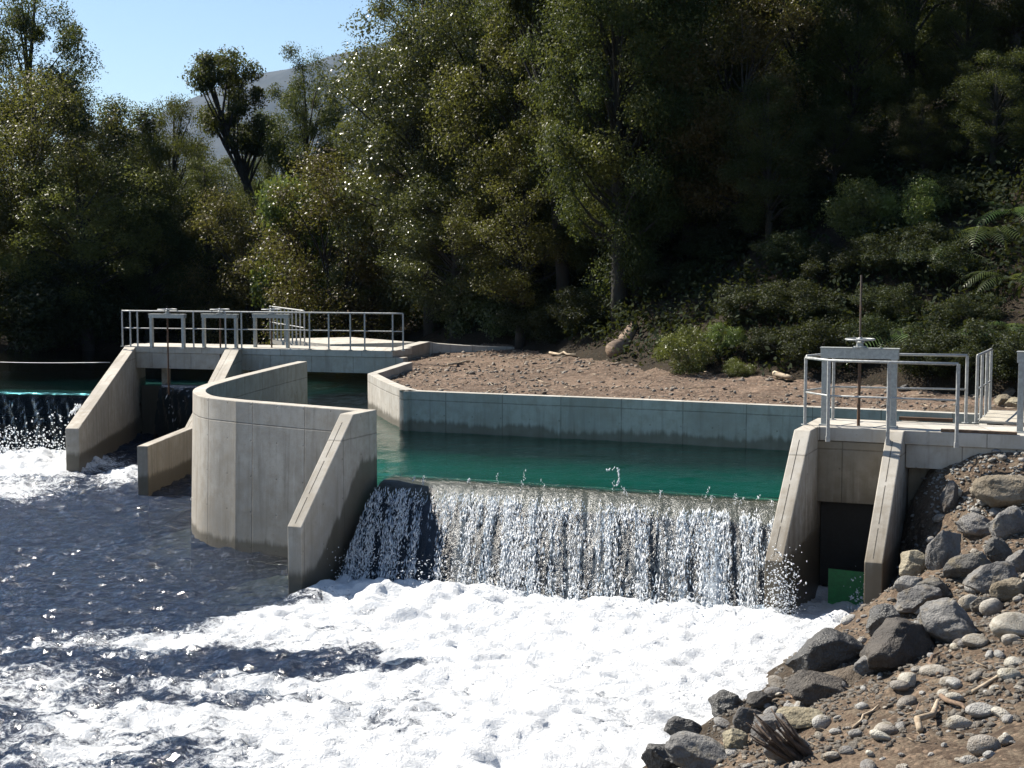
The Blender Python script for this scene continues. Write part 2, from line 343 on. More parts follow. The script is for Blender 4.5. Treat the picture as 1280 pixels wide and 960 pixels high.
# ------------------------------------------------------------------ layout (metres; lower river level 0, pool 1.54, decks 2.55)
PZ, DZ, WZ = 1.59, 2.55, 2.6
cl = G(483, 597, 1.5)[:2]; cr = G(965, 628, 1.5)[:2]
wv = (cr - cl) / np.linalg.norm(cr - cl); uv_ = np.array([-wv[1], wv[0]])      # along the weir / upstream
V3 = lambda p, z: Vector((float(p[0]), float(p[1]), float(z)))

# ---- right hand gate structure
A = G(992.6, 537, DZ)[:2]                       # top front corner of the left pier
def pier_profile(p0, back, zt, zs, run, zbot=-.8, toe=0.):
    pts = [V3(p0 + uv_ * back, zbot), V3(p0 + uv_ * back, zt), V3(p0, zt), V3(p0 - uv_ * run, zs), V3(p0 - uv_ * (run + toe), zbot)]
    return pts
T = .25
gp1 = tag(MB().prism(pier_profile(A, 1.75, DZ, .93, 1.77), (*(wv * T), 0)).build('gate_pier', mat_concrete('concrete_pier_a', wet_z=.92, wet_amt=.6, grime=.75), bevel=.015),
    'sloping concrete gate pier with its left side against the waterfall', 'pier')
B = G(1108, 538.6, DZ)[:2]
gp2 = tag(MB().prism(pier_profile(B, 1.75, DZ, .93, 1.72), (*(wv * T), 0)).build('gate_pier', mat_concrete('concrete_pier_b', wet_z=.92, wet_amt=.6, grime=.75), bevel=.015),
    'sloping concrete gate pier beside the dark rocky bank', 'pier')
df0 = A + wv * T + uv_ * .5                     # deck front line starts here
L_bay = float(np.dot(B - df0, wv))
bay = MB(); q = df0 + uv_ * .02
bay.prism([V3(q - wv * .02, 1.42), V3(q + wv * (L_bay + .02), 1.42), V3(q + wv * (L_bay + .02), DZ - .21), V3(q - wv * .02, DZ - .21)], (*(uv_ * .25), 0))
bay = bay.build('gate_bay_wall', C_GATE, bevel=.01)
tag(bay, 'brown stained concrete wall hanging between the two right gate piers', 'wall')
qq = df0 + uv_ * .95
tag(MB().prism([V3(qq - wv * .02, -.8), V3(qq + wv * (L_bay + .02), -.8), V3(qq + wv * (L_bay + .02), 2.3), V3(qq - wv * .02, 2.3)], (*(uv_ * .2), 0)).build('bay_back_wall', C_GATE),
    'dark wet concrete wall deep inside the right gate bay', 'wall')
LD = 4.6; DW = 1.22
dk = empty('gate_deck', V3(df0, DZ)); tag(dk, 'pale concrete deck slab carrying the right hand sluice gate', 'deck')
def loc_prism(pts, ext, name, mat, parent, bevel=.01):
    o0 = parent.location; return MB().prism([Vector(p) - o0 for p in pts], ext).build(name, mat, parent, bevel=bevel)
s0 = df0 - wv * .0
loc_prism([V3(s0 - wv * .0, DZ - .2), V3(s0 + wv * LD, DZ - .2), V3(s0 + wv * LD, DZ + .004), V3(s0, DZ + .004)], (*(uv_ * DW), 0), 'slab', C_DECK, dk)
s1 = df0 + wv * (L_bay + T + .01)
loc_prism([V3(s1 + uv_ * .03, 2.0), V3(s1 + wv * 2.9 + uv_ * .03, 2.0), V3(s1 + wv * 2.9 + uv_ * .03, DZ - .203), V3(s1 + uv_ * .03, DZ - .203)], (*(uv_ * .3), 0), 'front_beam', C_WALL, dk)
loc_prism([V3(s1 + uv_ * .36, .3), V3(s1 + wv * 2.9 + uv_ * .36, .3), V3(s1 + wv * 2.9 + uv_ * .36, DZ - .205), V3(s1 + uv_ * .36, DZ - .205)], (*(uv_ * .2), 0), 'back_wall', C_GATE, dk)
# flat rusty bar and timber lying on the deck
p = G(1128, 526, DZ)[:2]
o = MB().box((0, 0, .03), (.80, .09, .05)).build('steel_bar', RUST, loc=V3(p + wv * .35 + uv_ * .02, DZ + .006)); o.rotation_euler.z = math.atan2(wv[1], wv[0]); tag(o, 'short rusty brown bar lying flat on the deck behind the gate', 'bar')
p = G(1182, 541, DZ)[:2]
o = MB().box((.45, .03, .02), (1.05, .07, .04)).build('timber_strip', LOGM, loc=V3(p + uv_ * .06, DZ + .006)); o.rotation_euler.z = math.atan2(wv[1], wv[0]); tag(o, 'thin dark timber strip along the deck edge below the walkway', 'timber')

# ---- sluice gates -----------------------------------------------------------------
def make_gate(name, c, width, ang, label, group=None, rod=.97, leaf=None, stem_low=1.2, hw=.21, ph=1.02, beam=.15, postw=.085, leafmat=STEEL_G, z=DZ):
    root = empty(name, (float(c[0]), float(c[1]), z), ang); tag(root, label, 'sluice gate', group)
    for s in (-1, 1):
        b = MB(); x = s * (width / 2 - postw / 2)
        b.box((x, -.045, ph / 2), (postw, .014, ph)); b.box((x - s * (postw / 2 - .006), .008, ph / 2), (.012, .09, ph)); b.box((x + s * (postw / 2 - .006), .008, ph / 2), (.012, .09, ph)); b.box((x, -.02, .012), (postw + .05, .16, .02))
        b.build('post', STEEL_G, root, bevel=.003)
    b = MB(); zb = ph + beam / 2
    b.box((0, -.05, zb), (width + .04, .014, beam)); b.box((0, .07, zb), (width + .04, .014, beam)); b.box((0, .01, ph + beam + .006), (width + .06, .16, .012)); b.box((0, .01, ph + .004), (width + .04, .13, .01))
    b.build('crossbeam', STEEL_G, root, bevel=.003)
    zt = ph + beam + .012
    MB().lathe([(.10, 0), (.10, .02), (.055, .022), (.05, .07), (.065, .085), (.03, .10)], (0, .01, zt), 18).build('hub', STEEL_G, root, smooth=False)
    hwm = MB(); zr = zt + .125
    hwm.tube([(hw * math.cos(a), .01 + hw * math.sin(a), zr) for a in np.linspace(0, 2 * math.pi, 29)], .014, 8, False)
    for k in range(4):
        a = k * math.pi / 2 + .35; hwm.tube([(0, .01, zr - .03), (hw * .5 * math.cos(a), .01 + hw * .5 * math.sin(a), zr - .012), (hw * math.cos(a), .01 + hw * math.sin(a), zr)], .011, 6)
    hwm.lathe([(.035, -.05), (.035, .015), (.02, .03)], (0, .01, zr), 12)
    hwm.build('handwheel', STEEL, root, smooth=True)
    if rod:
        n = 60; prof = []
        for k in range(n): prof += [(.013, zr + k * rod / n), (.017, zr + (k + .5) * rod / n)]
        MB().lathe(prof, (0, .01, 0), 8).build('threaded_rod', RODM, root)
    MB().tube([(0, .01, -stem_low), (0, .01, ph + .02)], .024, 10).build('stem', RUST, root)
    if leaf:
        lw, z0, z1, y0 = leaf; b = MB(); b.box((0, y0, (z0 + z1) / 2), (lw, .03, z1 - z0))
        for k in range(3): b.box((0, y0 - .035, z0 + (k + .5) * (z1 - z0) / 3), (lw, .04, .04))
        b.build('gate_leaf', leafmat, root, bevel=.003)
    return root
wa = math.atan2(wv[1], wv[0])
gl_ = G(1026.5, 531, DZ)[:2]; gr_ = G(1120, 534.5, DZ)[:2]; gc = (gl_ + gr_) / 2; gw = float(np.linalg.norm(gr_ - gl_))
gate1 = make_gate('sluice_gate', gc, gw, math.atan2(*(gr_ - gl_)[::-1]), 'grey steel sluice gate with handwheel and tall threaded rod on the right deck', None, .97, None, .5)
# gate leaf, and a green panel added in place of green-lit water
bc = df0 + wv * (L_bay * .5) + uv_ * .42
cc = Matrix.Rotation(-gate1.rotation_euler.z, 3, 'Z') @ (V3(bc, 0) - gate1.location)
lo = MB().box((cc.x, cc.y - .10, -1.80), (L_bay - .02, .04, 1.30)).build('gate_leaf', mat_steel('bay_shade_dark', (.026, .022, .017), .0, .7, 0), gate1)  # near-black colour puts the deep shade of the bay into the leaf
gx = Matrix.Rotation(-gate1.rotation_euler.z, 3, 'Z') @ (V3(B + wv * -.28 - uv_ * .55, 0) - gate1.location)
b = MB(); b.prism([(gx.x - .42, gx.y, -2.95), (gx.x + .245, gx.y, -2.95), (gx.x + .245, gx.y, -2.02), (gx.x - .42, gx.y, -1.99)], (0, .03, 0)); b.build('green_water_panel', GREEN_LIT, gate1)
g2 = G(1275.5, 541, DZ)[:2]
gate2 = make_gate('sluice_gate', g2 + wv * .5, 1.1, wa, 'grey steel sluice gate cut off by the right edge of the picture', None, .5, None, .2)

# ---- railings
def railing(name, pts, label, h=1.0, mid=.52, r=.021, pr=.020, low=.0, ends=True, posts=None, group=None):
    p0 = Vector(pts[0]); root = empty(name, p0); tag(root, label, 'railing', group)
    P_ = [Vector(p) - p0 for p in pts]
    MB().tube([p + Vector((0, 0, h)) for p in P_], r, 8).build('top_rail', STEEL, root, smooth=True)
    MB().tube([p + Vector((0, 0, mid)) for p in P_], r * .7, 8).build('mid_rail', STEEL, root, smooth=True)
    for p in ([Vector(x) - p0 for x in posts] if posts else P_):
        b = MB(); b.box((p.x, p.y, (h - low) / 2 + low - .004), (pr * 2, pr * 2, h - low)); b.box((p.x, p.y, low + .006), (.10, .10, .012)); b.build('post', STEEL, root, bevel=.002)
    return root
zf = DZ
Lp = G(1006, 531, DZ)[:2]; f1 = G(1035.7, 536.5, DZ)[:2] - uv_ * .05; f2 = f1 + wv * (float(np.dot(G(1199, 541, DZ)[:2] - f1, wv))); fm_ = f1 + wv * float(np.dot(G(1113, 538, DZ)[:2] - f1, wv))
ff0 = Lp
root = railing('guardrail', [V3(ff0, DZ), V3(Lp + (f1 - Lp) * .98, DZ), V3(fm_, DZ), V3(f2, DZ)], 'steel guardrail along the front edge of the right gate deck', 1.02, .5, posts=[V3(ff0, DZ + .0)])
for p in (f1, fm_, f2):
    q = V3(p - uv_ * .0, DZ) - root.location; MB().box((q.x, q.y, .42), (.045, .045, 1.2)).box((q.x, q.y + .0, -.14), (.06, .05, .08)).build('post', STEEL, root, bevel=.002)
bk = [G(1041, 525, DZ)[:2], G(1118, 527, DZ)[:2], G(1207, 529, DZ)[:2]]
railing('guardrail', [V3(ff0 + uv_ * .06, DZ)] + [V3(p, DZ) for p in bk] , 'steel guardrail along the back edge of the right gate deck', 1.04, .52, posts=[V3(p, DZ) for p in bk])
sd = [G(px, py, DZ)[:2] for px, py in ((1220, 529), (1226, 524.6), (1232, 520.3), (1237, 516))]
railing('guardrail', [V3(p, DZ) for p in sd], 'short steel guardrail with four posts running back beside the plank walkway', 1.04, .52)
# plank walkway
wk = empty('plank_walkway', V3(sd[0], DZ)); tag(wk, 'pale plank walkway behind the right deck at the picture edge', 'walkway')
ux = wv * 1.25
for k in range(9):
    a = sd[0] + uv_ * (-.02 + k * .2) + wv * .05
    q = V3(a + ux / 2, DZ + .03) - wk.location
    ob = MB().box((0, 0, 0), (1.25 + random.uniform(-.03, .03), .185, .04)).build('plank', WOOD, wk, bevel=.004, loc=q); ob.rotation_euler.z = wa + random.uniform(-.01, .01)
for s in (.12, 1.1):
    a = sd[0] + wv * (s + .05) - uv_ * .1
    MB().prism([Vector(V3(a, DZ - .13)) - wk.location, Vector(V3(a + wv * .1, DZ - .13)) - wk.location, Vector(V3(a + wv * .1, DZ + .008)) - wk.location, Vector(V3(a, DZ + .008)) - wk.location], (*(uv_ * 1.9), 0)).build('beam', LOGM, wk)

# ---- centre pier beside the fall and the curved wall
Cp = G(425, 517, WZ)[:2]
pier_c = tag(MB().prism(pier_profile(Cp, .78, WZ, 1.06, 1.64), (*(wv * T), 0)).build('buttress_wall', mat_concrete('concrete_buttress', wet_z=.35, wet_amt=.78,
     slope=(float(uv_[0]), float(uv_[1]), float(np.dot(Cp, uv_)) - 1.25, .95, .35, 1.75)), bevel=.015), 'sloping concrete buttress wall along the left side of the waterfall', 'wall')
def ribbon(name, pts, th, zt, zb, mat, side=1, batter=0., ztop=None):
    # wall with a plan polyline as its outer face, thickness th to the given side, real arc-length uv
    P2 = np.array(pts); n = len(P2); t = np.gradient(P2, axis=0); t /= np.linalg.norm(t, axis=1)[:, None]; nn = np.stack([-t[:, 1], t[:, 0]], 1) * side
    zt = np.full(n, zt) if np.isscalar(zt) else np.array(zt)
    s = np.concatenate([[0], np.cumsum(np.linalg.norm(np.diff(P2, axis=0), axis=1))])
    out = P2; inn = P2 + nn * th
    bm = bmesh.new(); l = bm.loops.layers.uv.new('UVMap'); rows = []
    for i in range(n):
        ob = out[i] - nn[i] * batter
        rows.append([bm.verts.new((*ob, zb)), bm.verts.new((*out[i], zt[i])), bm.verts.new((*inn[i], zt[i])), bm.verts.new((*inn[i], zb))])
    for i in range(n - 1):
        for k in range(3):
            f = bm.faces.new((rows[i][k], rows[i + 1][k], rows[i + 1][k + 1], rows[i][k + 1]))
            for lp, (ii, kk) in zip(f.loops, ((i, k), (i + 1, k), (i + 1, k + 1), (i, k + 1))):
                z = (zb, zt[ii], zt[ii], zb)[kk]; lp[l].uv = (s[ii], z + (th * .5 if k == 1 and kk == 2 else 0))
    for r in (rows[0], rows[-1]):
        f = bm.faces.new(r)
        for lp, q in zip(f.loops, ((0, zb), (0, 9), (th, 9), (th, zb))): lp[l].uv = (q[0], min(q[1], zt[0]))
    bmesh.ops.recalc_face_normals(bm, faces=bm.faces[:])
    me = bpy.data.meshes.new(name); bm.to_mesh(me); bm.free(); o = link(name, me, mat)
    b = o.modifiers.new('bevel', 'BEVEL'); b.width = .015; b.segments = 2; b.limit_method = 'ANGLE'; b.angle_limit = R(40)
    return o
def smooth_poly(ctrl, n=60):
    c = np.array(ctrl); c = np.vstack([2 * c[0] - c[1], c, 2 * c[-1] - c[-2]]); out = []
    for i in range(1, len(c) - 2):
        for t in np.linspace(0, 1, n // (len(c) - 3) + 1)[:-1]:
            p0, p1, p2, p3 = c[i - 1:i + 3]
            out.append(.5 * ((2 * p1) + (-p0 + p2) * t + (2 * p0 - 5 * p1 + 4 * p2 - p3) * t * t + (-p0 + 3 * p1 - 3 * p2 + p3) * t ** 3))
    out.append(c[-2]); return np.array(out)
# outer top edge: back arm, round nose, straight front to the buttress
cw_px = [(372, 451.5), (345, 457.5), (318, 464), (291, 470.5), (265, 477.5), (250, 482), (241.5, 487), (243.5, 492), (257, 496.5), (295, 501)]
cw = [G(x, y, WZ)[:2] for x, y in cw_px]
end = Cp + uv_ * .55
curve = smooth_poly(cw, 90)
straight = np.array([curve[-1] + (end - curve[-1]) * t for t in np.linspace(0, 1, 12)[1:]])
cwp = np.vstack([curve, straight])
curved = tag(ribbon('channel_wall', cwp, .24, WZ, -.9, C_WALL, 1, .10), 'tall curved concrete channel wall with round nose standing in the river', 'wall')

JM = mat_soil('dark_joint', (.10, .09, .075), (.14, .13, .11), (.16, .15, .13), 4)
def slope_joint(pier, p0, zt, zs, run, f=.42):
    a = p0 + wv * T * f; pts = [V3(a, zt), V3(a - uv_ * run, zs)]; nrm = Vector((float(-uv_[0] * (zt - zs)), float(-uv_[1] * (zt - zs)), run)).normalized()
    for (t0, t1) in ((.08, .40), (.43, .72), (.75, .97)):
        q0, q1 = pts[0].lerp(pts[1], t0), pts[0].lerp(pts[1], t1); ww = Vector((float(wv[0]), float(wv[1]), 0)) * .011
        MB().prism([q0 - nrm * .01, q0 - nrm * .01 + ww, q0 + nrm * .002 + ww, q0 + nrm * .002], q1 - q0).build('joint', JM, pier)
slope_joint(gp1, A, DZ, .93, 1.77); slope_joint(gp2, B, DZ, .93, 1.72); slope_joint(pier_c, Cp, WZ, 1.06, 1.64)
# ---- pool wall
PWZ = 2.4
fr_a = G(459.5, 467, PWZ)[:2]
pw_px = [(504, 453), (459.5, 467), (478, 476.5), (496, 484), (508, 487.3), (522.5, 489), (800, 499.5), (1000, 508), (1223, 518)]
pw = [G(x, y, PWZ)[:2] for x, y in pw_px]
pw[0] = pw[1] + (pw[0] - pw[1]) * 1.03
# return leg and the long leg in one wall, corner kept sharp
bend = smooth_poly(pw[1:7], 40)
leg = np.array([pw[0] + (pw[1] - pw[0]) * t for t in np.linspace(0, 1, 6)[:-1]])
lng = np.array([pw[6] + (pw[8] - pw[6]) * t for t in np.linspace(0, 1, 10)[1:]])
pwp = np.vstack([leg, bend, lng])
pool_wall = tag(ribbon('pool_wall', pwp, .22, PWZ, -.5, C_POOL, 1), 'long low concrete retaining wall between turquoise pool and brown earth terrace', 'wall')
pe = pw[8]; side_end = df0 + wv * 2.55 + uv_ * (DW + .02)
tag(MB().prism([V3(pe + wv * .01, -.5), V3(pe + wv * .01, PWZ - .01), V3(side_end, PWZ - .01), V3(side_end, -.5)], (*(wv * .22), 0)).build('pool_side_wall', C_POOL), 'short concrete side wall closing the pool behind the right deck', 'wall')

# ---- far gate structure
FL = G(155.6, 433, DZ)[:2]; FR = G(491, 439.5, DZ)[:2]; fw = (FR - FL) / np.linalg.norm(FR - FL); fu = np.array([-fw[1], fw[0]]); fa = math.atan2(fw[1], fw[0]); FLEN = float(np.linalg.norm(FR - FL))
def slope_pier(name, top_l, th_vec, front_l, zs, back, label, mat, zbot=-.8):
    d = np.array(front_l) - np.array(top_l); dn = -d / np.linalg.norm(d)
    tp = np.array(top_l)
    return tag(MB().prism([V3(tp + dn * back, zbot), V3(tp + dn * back, DZ), V3(tp, DZ), V3(front_l, zs), V3(front_l, zbot)], th_vec).build(name, mat, bevel=.015), label, 'pier')
C_FAR = mat_concrete('concrete_far', wet_z=.45, wet_amt=.8)
fl0 = G(83, 594, 0)[:2]
p1_ = slope_pier('gate_pier', FL, (.33, -.04, 0), fl0, 1.10, 1.5, 'far left sloping concrete pier between the dark weir and the far gates', C_FAR)
mt = G(281, 437, DZ)[:2]; mf = G(231, 534, 1.06)[:2]
mfz = 1.06
tag(MB().prism([V3(mt + np.array([0, 1.6]), -.8), V3(mt + np.array([0, 1.6]), DZ), V3(mt, DZ), V3(mf, mfz), V3(mf, -.8)], (.40, -.06, 0)).build('gate_pier', C_FAR, bevel=.015), 'sloping concrete pier half hidden behind the curved channel wall', 'pier')
lf = G(172.5, 619, 0)[:2]; lb = G(239, 536, 1.06)[:2] - np.array([.24, 0])
tag(MB().prism([V3(lf, -.8), V3(lf, 1.06), V3(lf + (lb - lf) * 1.12, 1.06), V3(lf + (lb - lf) * 1.12, -.8)], (.235, -.02, 0)).build('toe_wall', mat_concrete('concrete_toe', wet_z=.35, wet_amt=.8), bevel=.015), 'low concrete toe wall in the river left of the curved channel wall', 'wall')
fd = empty('far_deck', V3(FL, DZ)); tag(fd, 'far concrete gate deck with a deep front beam above the water', 'deck')
a0 = FL + fw * .36
loc_prism([V3(FL - fw * .0 - fu * .02, DZ - .16), V3(FL + fw * FLEN - fu * .02, DZ - .16), V3(FL + fw * FLEN - fu * .02, DZ + .02), V3(FL - fu * .02, DZ + .02)], (*(fu * 1.5), 0), 'slab', C_DECK, fd)
loc_prism([V3(a0, 1.95), V3(FL + fw * (FLEN + .3), 1.95), V3(FL + fw * (FLEN + .3), DZ - .163), V3(a0, DZ - .163)], (*(fu * .35), 0), 'front_beam', C_WALL, fd)
# wing wall from the deck's right end back to the terrace edge
w0 = FR; w1 = G(537, 427.5, DZ)[:2]; w2 = G(643, 428.2, DZ - .05)[:2]
wd = (w1 - w0) / np.linalg.norm(w1 - w0); wn = np.array([-wd[1], wd[0]])
wing = [w0 - wd * .02, w0 + (w1 - w0) * .5, w1, w1 + (w2 - w1) * .5, w2]
tag(ribbon('wing_wall', [w0 + fu * .0 + (w1 - w0) * t for t in np.linspace(.02, 1, 5)] + [w1 + (w2 - w1) * t for t in np.linspace(.1, 1, 5)], .34, [DZ + .012] * 5 + [2.50, 2.45, 2.41, 2.38, 2.36], .2, C_POOL, 1), 'low concrete wing wall running from the far deck along the terrace back edge', 'wall')
# walkway slab leading back
k0 = G(386, 434.5, DZ)[:2]; k1 = G(338, 424, DZ)[:2]
kd = (k1 - k0) / np.linalg.norm(k1 - k0); kn = np.array([kd[1], -kd[0]])
tag(MB().prism([V3(k0 + fu * 1.5, DZ - .15), V3(k1, DZ - .15), V3(k1, DZ + .01), V3(k0 + fu * 1.5, DZ + .01)], (*(kn * 2.6), 0)).build('back_walkway', C_DECK), 'narrow concrete walkway leading back from the far gate deck', 'walkway')
# inner side: sill, dark sheet of falling water and gate guides between the far piers
i0 = FL + fw * .30 + fu * .35; i1 = FL + fw * 3.05 + fu * .35
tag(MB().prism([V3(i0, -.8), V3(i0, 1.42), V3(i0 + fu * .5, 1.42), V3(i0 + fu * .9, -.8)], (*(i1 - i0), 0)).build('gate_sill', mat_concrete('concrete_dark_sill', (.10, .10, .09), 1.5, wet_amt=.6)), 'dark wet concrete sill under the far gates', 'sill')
tag(MB().prism([V3(FL + fw * .95 + fu * .37, 1.2), V3(FL + fw * 1.12 + fu * .37, 1.2), V3(FL + fw * 1.12 + fu * .37, 1.99), V3(FL + fw * .95 + fu * .37, 1.99)], (*(fu * .2), 0)).build('gate_guide', WOOD), 'pale timber gate guide under the far beam beside the left pier', 'guide')
for gpx in (204, 270, 334.5):
    dist = G(gpx, 436, DZ)[:2] + fu * .25
    lab = {204: 'leftmost of three grey sluice gates on the far deck', 270: 'middle one of three grey sluice gates on the far deck', 334.5: 'rightmost of three grey sluice gates on the far deck'}[gpx]
    if gpx == 204: g = make_gate('sluice_gate', dist, 1.06, fa, lab, 'sluice gates on the far deck', .10, None, 1.3, .26, .84, .10, .075); first = g
    else:
        g = copy_tree(first); g.location = (dist[0], dist[1], DZ); g['label'] = lab
        if gpx == 270:
            for ch in g.children:
                if ch.name.startswith('threaded_rod'): ch.scale.z = 1.0
fp = [G(x, 434.0 + (x - 151) * .0165, DZ)[:2] + fu * .06 for x in (152, 162, 171, 241, 281, 301, 386, 410, 437, 455, 490, 503)]
railing('guardrail', [V3(p, DZ + .02) for p in fp], 'long steel guardrail along the front of the far gate deck', 1.0, .52)
kp = [k0 + (k1 - k0) * t for t in np.linspace(.10, 1.0, 10)]
railing('guardrail', [V3(p, DZ + .01) for p in kp], 'steel guardrail receding along the back walkway behind the far gates', 1.0, .52)
# ---- pale cable over the upstream water
ca = D(137, 453, 41.2); cb = D(-60, 450.5, 44)
tag(MB().tube([ca + (cb - ca) * t - np.array([0, 0, .04 * math.sin(math.pi * t)]) for t in np.linspace(0, 1, 12)], .010, 6).build('cable', STEEL, smooth=True), 'thin pale cable stretched low above the upstream water at the left edge', 'cable')

# ------------------------------------------------------------------ weirs
def ogee(s):                              # downstream distance from brow -> height
    return np.interp(s, [-2.4, -1.2, -.75, -.3, 0., .17, .35, .6, 1.0, 1.5, 1.9], [.7, 1.30, 1.44, 1.47, 1.465, 1.40, 1.27, 1.06, .68, .06, -.6])
def weir(name, p0, d, L, label, n=26, k=1.):
    d = np.array(d); dn = np.array([d[1], -d[0]])     # downstream
    ss = np.linspace(-2.2, 1.9, 40); tt = np.linspace(0, L, n)
    S, Tt = np.meshgrid(ss, tt, indexing='ij'); Sk = np.where(S > 0, S * k, S); X = p0[0] + d[0] * Tt + dn[0] * Sk; Y = p0[1] + d[1] * Tt + dn[1] * Sk; Z = ogee(S) + fbm(X * 6, Y * 6, None, 5, 3) * .02
    me = npmesh(name, np.stack([X, Y, Z], -1).reshape(-1, 3), grid_faces(40, n)); return link(name, me, S_MOSS)
crest0 = cl + wv * -.05; WL = float(np.linalg.norm(A - uv_ * float(np.dot(A - cl, uv_)) - crest0)) + .05
brow = lambda p: p
w1o = tag(weir('overflow_weir', crest0, wv, WL, ''), 'mossy olive crest of the weir under the white waterfall', 'weir')
lw0 = G(0, 490, 1.5)[:2]; lw1 = G(133, 492, 1.5)[:2]; lwv = (lw1 - lw0) / np.linalg.norm(lw1 - lw0); lstart = lw0 - lwv * 14; LWL = 14 + float(np.linalg.norm(lw1 - lw0)) - .30
w2o = tag(weir('overflow_weir', lstart, lwv, LWL, '', 60, .22), 'dark weir at the left edge beyond the foaming water', 'weir')
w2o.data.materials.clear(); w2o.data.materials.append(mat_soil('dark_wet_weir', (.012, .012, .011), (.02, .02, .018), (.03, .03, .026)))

def fall(name, p0, d, L, amt, seed, dens, res=.03, droplet=.011, ndrop=9000, k=1., mat=None):
    d = np.array(d); dn = np.array([d[1], -d[0]])
    ns = 70; nt_ = int(L / res); ss = np.linspace(-.32, 1.62, ns); tt = np.linspace(.02, L - .02, nt_)
    S, Tt = np.meshgrid(ss, tt, indexing='ij')
    st = fbm((Tt - .3 * S) * 7, S * .7, None, seed, 4); st2 = vn((Tt - .3 * S) * 24, S * 3, None, seed + 3)
    a = sstep(-.05, .5, S)
    off = .045 + a * (.05 + .05 * st + .03 * st2)
    # outward normal of the ogee
    e = .01; sl_ = (ogee(S + e) - ogee(S - e)) / (2 * e); nl = np.sqrt(1 + sl_ ** 2); nS, nZ = -sl_ / nl, 1 / nl
    Sk = np.where(S > 0, S * k, S)
    X = p0[0] + d[0] * Tt + dn[0] * (Sk + nS * off); Y = p0[1] + d[1] * Tt + dn[1] * (Sk + nS * off); Z = ogee(S) + nZ * off
    Th = Tt - .30 * S
    foam = np.clip(sstep(.28, .44, S + .08 * vn(Th * 9, Tt * 0, None, seed + 9)) * (amt + .60 * fbm(Th * 6.5, S * .9, None, seed + 5, 5, .62) + .10 * S), 0, .72)
    me = npmesh(name, np.stack([X, Y, Z], -1).reshape(-1, 3), grid_faces(ns, nt_), attrs={'foam': foam.ravel()})
    o = link(name, me, mat or W_FALL); tag(o, kind='structure')
    rs = np.random.RandomState(seed)
    # elongated drops riding on the sheet
    N = ndrop; t0 = rs.uniform(.03, L - .03, N * 4); s0_ = rs.uniform(.05, 1.55, N * 4)
    pr = (dens + .9 * fbm((t0 - .3 * s0_) * 6.5, s0_ * .9, None, seed + 5, 5, .62) + .22 * np.clip(1.6 - t0, 0, 1) * (k == 1)) * sstep(.25, .42, s0_); kk = rs.rand(N * 4) < pr; t0, s0_ = t0[kk][:N], s0_[kk][:N]; N = len(t0)
    sl2 = (ogee(s0_ + e) - ogee(s0_ - e)) / (2 * e); l2 = np.sqrt(1 + sl2 ** 2)
    h = .07 + .07 * rs.rand(N) ** 2
    c = np.stack([p0[0] + d[0] * t0 + dn[0] * (s0_ * k + (-sl2 / l2) * h), p0[1] + d[1] * t0 + dn[1] * (s0_ * k + (-sl2 / l2) * h), ogee(s0_) + h / l2], -1)
    ax = np.stack([(dn[0] + .3 * d[0]) / l2, (dn[1] + .3 * d[1]) / l2, sl2 / l2], -1); ax += rs.normal(0, .18, ax.shape); 
    return o, drops(c, ax, droplet * (0.5 + 1.1 * rs.rand(N) ** 2), rs.uniform(2., 8., N), rs)
OCT = np.array([(1, 0, 0), (-1, 0, 0), (0, 1, 0), (0, -1, 0), (0, 0, 1), (0, 0, -1)], float)
OF = np.array([(0, 2, 4), (2, 1, 4), (1, 3, 4), (3, 0, 4), (2, 0, 5), (1, 2, 5), (3, 1, 5), (0, 3, 5)])
def drops(c, ax, r, stretch, rs):
    n = len(c); ax = ax / np.linalg.norm(ax, axis=1)[:, None]; t = rs.normal(size=(n, 3)); x = np.cross(ax, t); x /= np.linalg.norm(x, axis=1)[:, None]; y = np.cross(ax, x)
    V = c[:, None, :] + r[:, None, None] * (OCT[None, :, 0:1] * x[:, None] + OCT[None, :, 1:2] * y[:, None] + OCT[None, :, 2:3] * ax[:, None] * stretch[:, None, None])
    return V.reshape(-1, 3), (OF[None] + (np.arange(n) * 6)[:, None, None]).reshape(-1, 3)
spray = []
f_o, dv = fall('waterfall', crest0, wv, WL, .14, 11, .20, ndrop=17000, droplet=.0075); spray.append(dv)
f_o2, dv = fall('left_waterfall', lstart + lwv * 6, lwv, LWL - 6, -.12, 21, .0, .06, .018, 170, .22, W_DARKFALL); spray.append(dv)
f_o3, dv = fall('gate_waterfall', i0 - fu * .45 + fw * .9, fw, 1.3, -.25, 31, -.1, .05, .012, 40, .3, W_DARKFALL); spray.append(dv)

